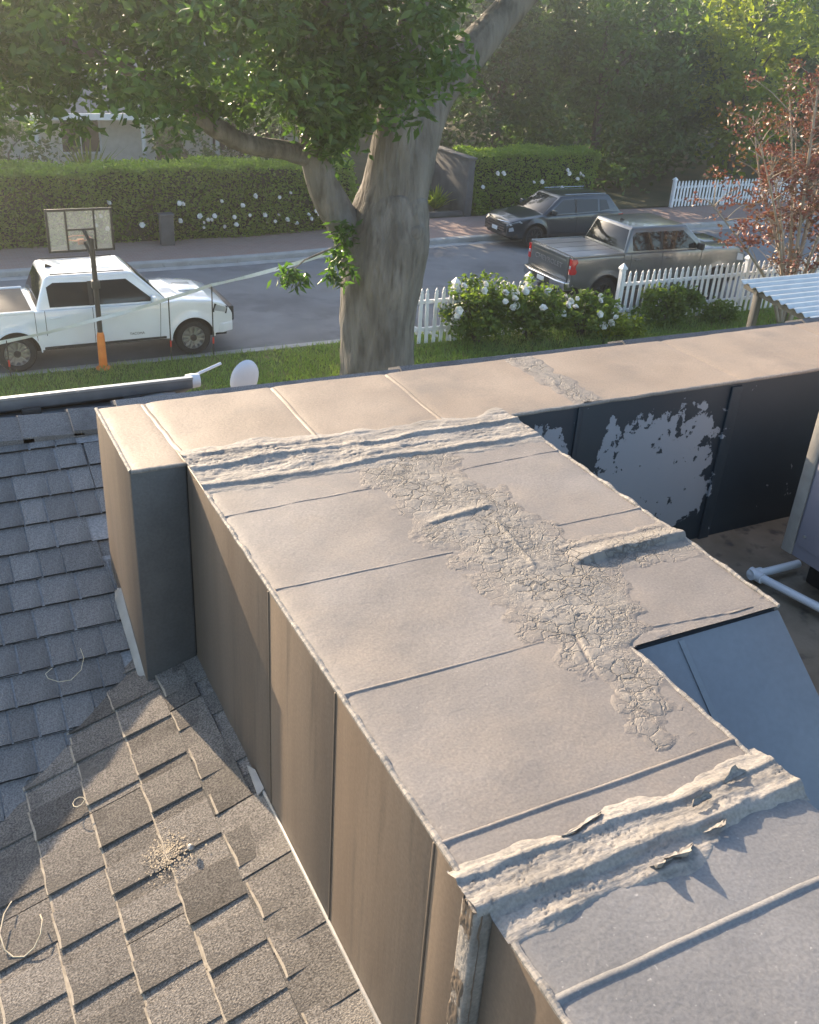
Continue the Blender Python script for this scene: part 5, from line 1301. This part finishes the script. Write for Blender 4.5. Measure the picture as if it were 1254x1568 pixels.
# white pickup, nose to the right
PW = paint('white_paint_gloss', (.80,.84,.88), rough=.25)
S = dict(xr=-3.05, xf=2.80, wb=3.70, r=.40, W=1.96, rocker=.44, belt=1.26, paint=PW, rim=M['rim'], flare=.035, front_taper=.20,
    top=[(-3.05,1.24),(-1.45,1.26),(-1.3,1.26),(1.25,1.25),(1.6,1.27),(2.3,1.20),(2.6,1.10),(2.72,.98),(2.80,.86)],
    bot=[(-3.05,.62),(-2.5,.50),(-1.2,.44),(1.2,.44),(2.45,.46),(2.80,.50)], crown=.035, crown_at=lambda x: 1 if x > 1.2 else 0,
    cab=(1.40,.66,-1.12,-1.40,1.26,1.90,.90,.74),
    windows=[[(-1.10,1.30),(-.30,1.29),(-.30,1.76),(-.98,1.78),(-1.12,1.70)], [(-.22,1.29),(1.02,1.28),(.98,1.36),(.50,1.77),(-.22,1.77)]],
    pillars=[[(-.30,1.285),(-.22,1.285),(-.22,1.77),(-.30,1.77)]],
    doors=[(1.12,.50,1.25,1.16),(-.26,.48,1.26,-.26),(-1.22,.74,1.26,-1.22),(-1.42,.60,1.25,-1.42)], handles=[(-.02,1.10),(-1.02,1.10)], mirror=(1.0,1.26), arch=PW)
wt_, hwf, ztf = vehicle('pickup_truck', 'white double cab pickup parked at the near kerb on the left', 'pickup truck', (3.64, 21.62, .03), 0, S)
MB().box(-3.0,-1.45,-.86,.86,1.235,1.262).build('bed_cover', M['trim'], wt_, bevel=.01)
for s in (1, -1):
    MB().box(-3.04,-1.42,s*.93-.045,s*.93+.045,1.22,1.285).build('bed_rail', PW, wt_, bevel=.015)
    patch_on_side(wt_, hwf, 'headlight', [(2.34,.98),(2.62,.90),(2.66,1.00),(2.40,1.10)], M['lens'], s, .010)
    patch_on_side(wt_, hwf, 'headlight_bezel', [(2.30,.95),(2.65,.86),(2.69,1.02),(2.36,1.13)], M['trim'], s, .005)
    patch_on_side(wt_, hwf, 'sill', [(-1.3,.45),(1.25,.45),(1.25,.50),(-1.3,.50)], M['trim'], s, .008)
    patch_on_side(wt_, hwf, 'rear_light', [(-3.03,.86),(-2.93,.86),(-2.93,1.18),(-3.03,1.18)], M['redlens'], s, .006)
MB().box(2.72,2.85,-.78,.78,.66,1.0).build('grille', M['trim'], wt_, bevel=.03)
b = MB(); b.prism([(2.55,-.92),(2.80,-.80),(2.90,-.5),(2.92,0),(2.90,.5),(2.80,.80),(2.55,.92),(2.4,.9),(2.4,-.9)], 'z', .44, .66); b.build('front_bumper', PW, wt_, bevel=.03, segs=3)
MB().box(1.72,2.10,-.32,.32,1.285,1.315).build('hood_scoop', PW, wt_, bevel=.02)
for s in (1, -1): MB().tube([(-1.0,s*.66,1.925),(.5,s*.66,1.925)], .012, n=6).build('roof_rail', M['trim'], wt_)
MB().prism([(-1.0,1.905),(-.82,1.905),(-.98,1.985)], 'y', -.02, .02).build('roof_antenna', M['trim'], wt_)
me = text_mesh('TACOMA', .075, M['trim'], .003); o = obj('door_lettering', me, wt_, (.62, -(hwf(.62,.62)+.002), .60), (PI/2, 0, 0))

# grey pickup, tailgate to the left
PG = paint('grey_metallic', (.13,.135,.135), metal=.45, rough=.3)
S = dict(xr=-2.98, xf=2.95, wb=3.76, r=.42, W=2.04, rocker=.50, belt=1.42, paint=PG, rim=M['rim_dark'], flare=.03, front_taper=.13, rear_taper=.03,
    top=[(-2.98,1.40),(-1.3,1.41),(1.3,1.40),(1.6,1.43),(2.5,1.38),(2.80,1.28),(2.95,1.08)],
    bot=[(-2.98,.70),(-2.5,.58),(-1.3,.50),(1.3,.50),(2.6,.52),(2.95,.58)], crown=.03, crown_at=lambda x: 1 if x > 1.2 else 0,
    cab=(1.50,.72,-1.08,-1.34,1.42,2.02,.95,.79),
    windows=[[(-1.06,1.46),(-.16,1.45),(-.16,1.89),(-.96,1.90),(-1.08,1.80)], [(-.08,1.45),(1.12,1.44),(1.06,1.54),(.60,1.89),(-.08,1.89)]],
    pillars=[[(-.16,1.445),(-.08,1.445),(-.08,1.89),(-.16,1.89)]],
    doors=[(1.18,.56,1.41,1.22),(-.12,.54,1.42,-.12),(-1.16,.86,1.42,-1.14),(-1.38,.62,1.40,-1.38)], handles=[(.10,1.24),(-.92,1.24)], mirror=(1.06,1.42), arch=M['trim'], mirrorpaint=M['trim'])
gt, hwg, ztg = vehicle('pickup_truck', 'grey crew cab pickup seen from behind beside the picket fence', 'pickup truck', (18.95, 21.95, .03), 0, S)
gt.scale = (1.06,1.04,1.07)
M['tonneau'] = pmat('tonneau_sheet', (.20,.195,.19), (.26,.25,.245), scale=3, rough=.32, spec=.6)
MB().box(-2.92,-1.38,-.90,.90,1.395,1.428).build('bed_cover', M['tonneau'], gt, bevel=.01)
for y in (-.45,0,.45): MB().box(-2.90,-1.40,y-.006,y+.006,1.4275,1.432).build('cover_rib', M['trim'], gt)
for s in (1, -1):
    MB().box(-2.97,-1.36,s*.955-.045,s*.955+.045,1.37,1.440).build('bed_rail', PG, gt, bevel=.015)
    b = MB(); b.prism([(-3.0,.98),(-3.0,1.36),(-2.84,1.36),(-2.80,1.28),(-2.86,1.2),(-2.86,1.12),(-2.80,1.06),(-2.84,.98)], 'y', s*.885, s*(1.003)); b.build('tail_light', M['redlens'], gt, bevel=.012)
    b = MB(); b.box(-3.008,-2.9,s*.94-.035,s*.94+.035,1.12,1.20); b.build('reverse_light', M['lens'], gt, bevel=.008)
MB().box(-3.012,-2.97,-.86,.86,.80,1.41).build('tailgate', PG, gt, bevel=.018)
MB().box(-3.022,-3.008,-.78,.78,1.335,1.395).build('tailgate_spoiler', PG, gt, bevel=.008)
MB().box(-3.020,-3.010,-.74,.74,.98,1.30).build('tailgate_inset', PG, gt, bevel=.006)
me = text_mesh('CHEVROLET', .17, M['tonneau'], .004); o = obj('tailgate_lettering', me, gt, (-3.024, 0, 1.08)); o.rotation_euler = (PI/2, 0, -PI/2); o.scale = (1.35, 1, 1)
b = MB(); b.prism([(-2.85,-1.0),(-3.12,-.96),(-3.20,-.6),(-3.20,.6),(-3.12,.96),(-2.85,1.0)], 'z', .58, .80); b.build('rear_bumper', M['chrome'], gt, bevel=.03, segs=3)
MB().box(-3.21,-3.1,-.40,.40,.60,.775).build('bumper_recess', M['trim'], gt, bevel=.01)
MB().box(-3.218,-3.205,-.16,.16,.63,.75).build('number_plate', M['plate'], gt, bevel=.003)
MB().box(-3.26,-3.0,-.05,.05,.48,.57).build('tow_hitch', M['trim'], gt, bevel=.01)
MB().tube([(-2.7,-.6,.52),(-3.1,-.68,.52)], .04, n=10).build('exhaust', M['chrome'], gt, smooth=True)
for s in (1, -1): patch_on_side(gt, hwg, 'headlight', [(2.55,1.05),(2.85,1.00),(2.82,1.16),(2.55,1.24)], M['lens'], s, .006)
MB().box(2.85,2.99,-.85,.85,.72,1.15).build('grille', M['trim'], gt, bevel=.03)
b = MB(); b.prism([(2.7,-.98),(2.98,-.85),(3.06,0),(2.98,.85),(2.7,.98)], 'z', .50, .72); b.build('front_bumper', M['chrome'], gt, bevel=.03)
MB().prism([(-.9,2.03),(-.72,2.03),(-.88,2.10)], 'y', -.02, .02).build('roof_antenna', M['trim'], gt)
MB().box(1.75,2.5,-.45,.45,1.435,1.452).build('hood_bulge', PG, gt, bevel=.012)

# dark crossover, nose to the left on the far side
PD = paint('dark_teal_paint', (.016,.027,.036), metal=.2, rough=.28)
S = dict(xr=-2.25, xf=2.32, wb=2.72, r=.37, W=1.84, rocker=.36, belt=1.02, paint=PD, rim=M['rim_dark'], flare=.03, front_taper=.22, rear_taper=.12, spokes=5,
    top=[(-2.25,.92),(-2.15,1.06),(-1.4,1.08),(.9,1.02),(1.1,1.03),(1.9,.94),(2.2,.84),(2.32,.72)],
    bot=[(-2.25,.50),(-1.9,.40),(-1.0,.34),(1.0,.34),(1.9,.34),(2.32,.42)], crown=.06, crown_at=lambda x: 1 if x > .9 else 0,
    cab=(1.15,.28,-1.62,-2.16,1.05,1.60,.85,.66),
    windows=[[(-1.62,1.16),(-1.22,1.10),(-1.22,1.46),(-1.50,1.44)], [(-1.14,1.10),(-.28,1.08),(-.28,1.49),(-1.14,1.47)], [(-.20,1.08),(.80,1.07),(.74,1.14),(.24,1.48),(-.20,1.49)]],
    pillars=[[(-.28,1.08),(-.20,1.08),(-.20,1.49),(-.28,1.49)]],
    doors=[(.88,.46,1.02,.95),(-.24,.42,1.04,-.24),(-1.10,.80,1.05,-1.16)], handles=[(-.02,.92),(-.96,.94)], mirror=(.72,1.06), arch=M['trim'], rear_glass_z=1.16)
sv, hws, zts = vehicle('parked_car', 'dark teal crossover parked on the far side before the short hedge', 'car', (19.95, 27.75, .225), PI, S)
for s in (1, -1):
    patch_on_side(sv, hws, 'headlight', [(1.86,.84),(2.24,.74),(2.28,.79),(1.95,.90)], M['lens'], s, .008)
    patch_on_side(sv, hws, 'lower_lamp', [(2.12,.58),(2.27,.55),(2.27,.66),(2.16,.70)], M['lens'], s, .006)
    patch_on_side(sv, hws, 'tail_light', [(-2.22,.86),(-1.95,.92),(-1.98,1.0),(-2.22,.98)], M['redlens'], s, .006)
    patch_on_side(sv, hws, 'sill', [(-1.0,.36),(1.0,.36),(1.0,.44),(-1.0,.44)], M['trim'], s, .006)
MB().tube([(2.02,-.78,.85),(2.22,-.62,.83),(2.30,-.3,.82),(2.32,0,.82),(2.30,.3,.82),(2.22,.62,.83),(2.02,.78,.85)], .018, n=6).build('chrome_strip', M['chrome'], sv, smooth=True)
MB().box(2.2,2.345,-.60,.60,.50,.78).build('grille', M['trim'], sv, bevel=.03)
for k in range(3): MB().box(2.335,2.352,-.55,.55,.54+.08*k,.555+.08*k).build('grille_bar', M['chrome'], sv)
b = MB(); b.prism([(2.0,-.86),(2.26,-.66),(2.37,-.2),(2.37,.2),(2.26,.66),(2.0,.86)], 'z', .36, .50); b.build('front_bumper', M['trim'], sv, bevel=.03)
MB().box(2.36,2.375,-.16,.16,.50,.62).build('number_plate', M['plate'], sv, bevel=.003)
for s in (1, -1): MB().tube([(-1.5,s*.62,1.635),(.15,s*.62,1.635)], .014, n=6).build('roof_rail', M['chrome'], sv)
# ------------------------------------------------------------------ volume added to imitate lens glare and brighten the street
hz = MB().box(-60, 150, -12, 95, -1.2, 17.5).build('glare_volume', None)
tag(hz, kind='stuff')
hm = bpy.data.materials.new('glare_volume'); hm.use_nodes = True
for n_ in list(hm.node_tree.nodes):
    if n_.type == 'BSDF_PRINCIPLED': hm.node_tree.nodes.remove(n_)
pv = hm.node_tree.nodes.new('ShaderNodeVolumePrincipled')
pv.inputs['Color'].default_value = (.93,.95,.97,1); pv.inputs['Density'].default_value = .0028; pv.inputs['Anisotropy'].default_value = .84
hm.node_tree.links.new(pv.outputs['Volume'], hm.node_tree.nodes['Material Output'].inputs['Volume'])
hz.data.materials.append(hm)
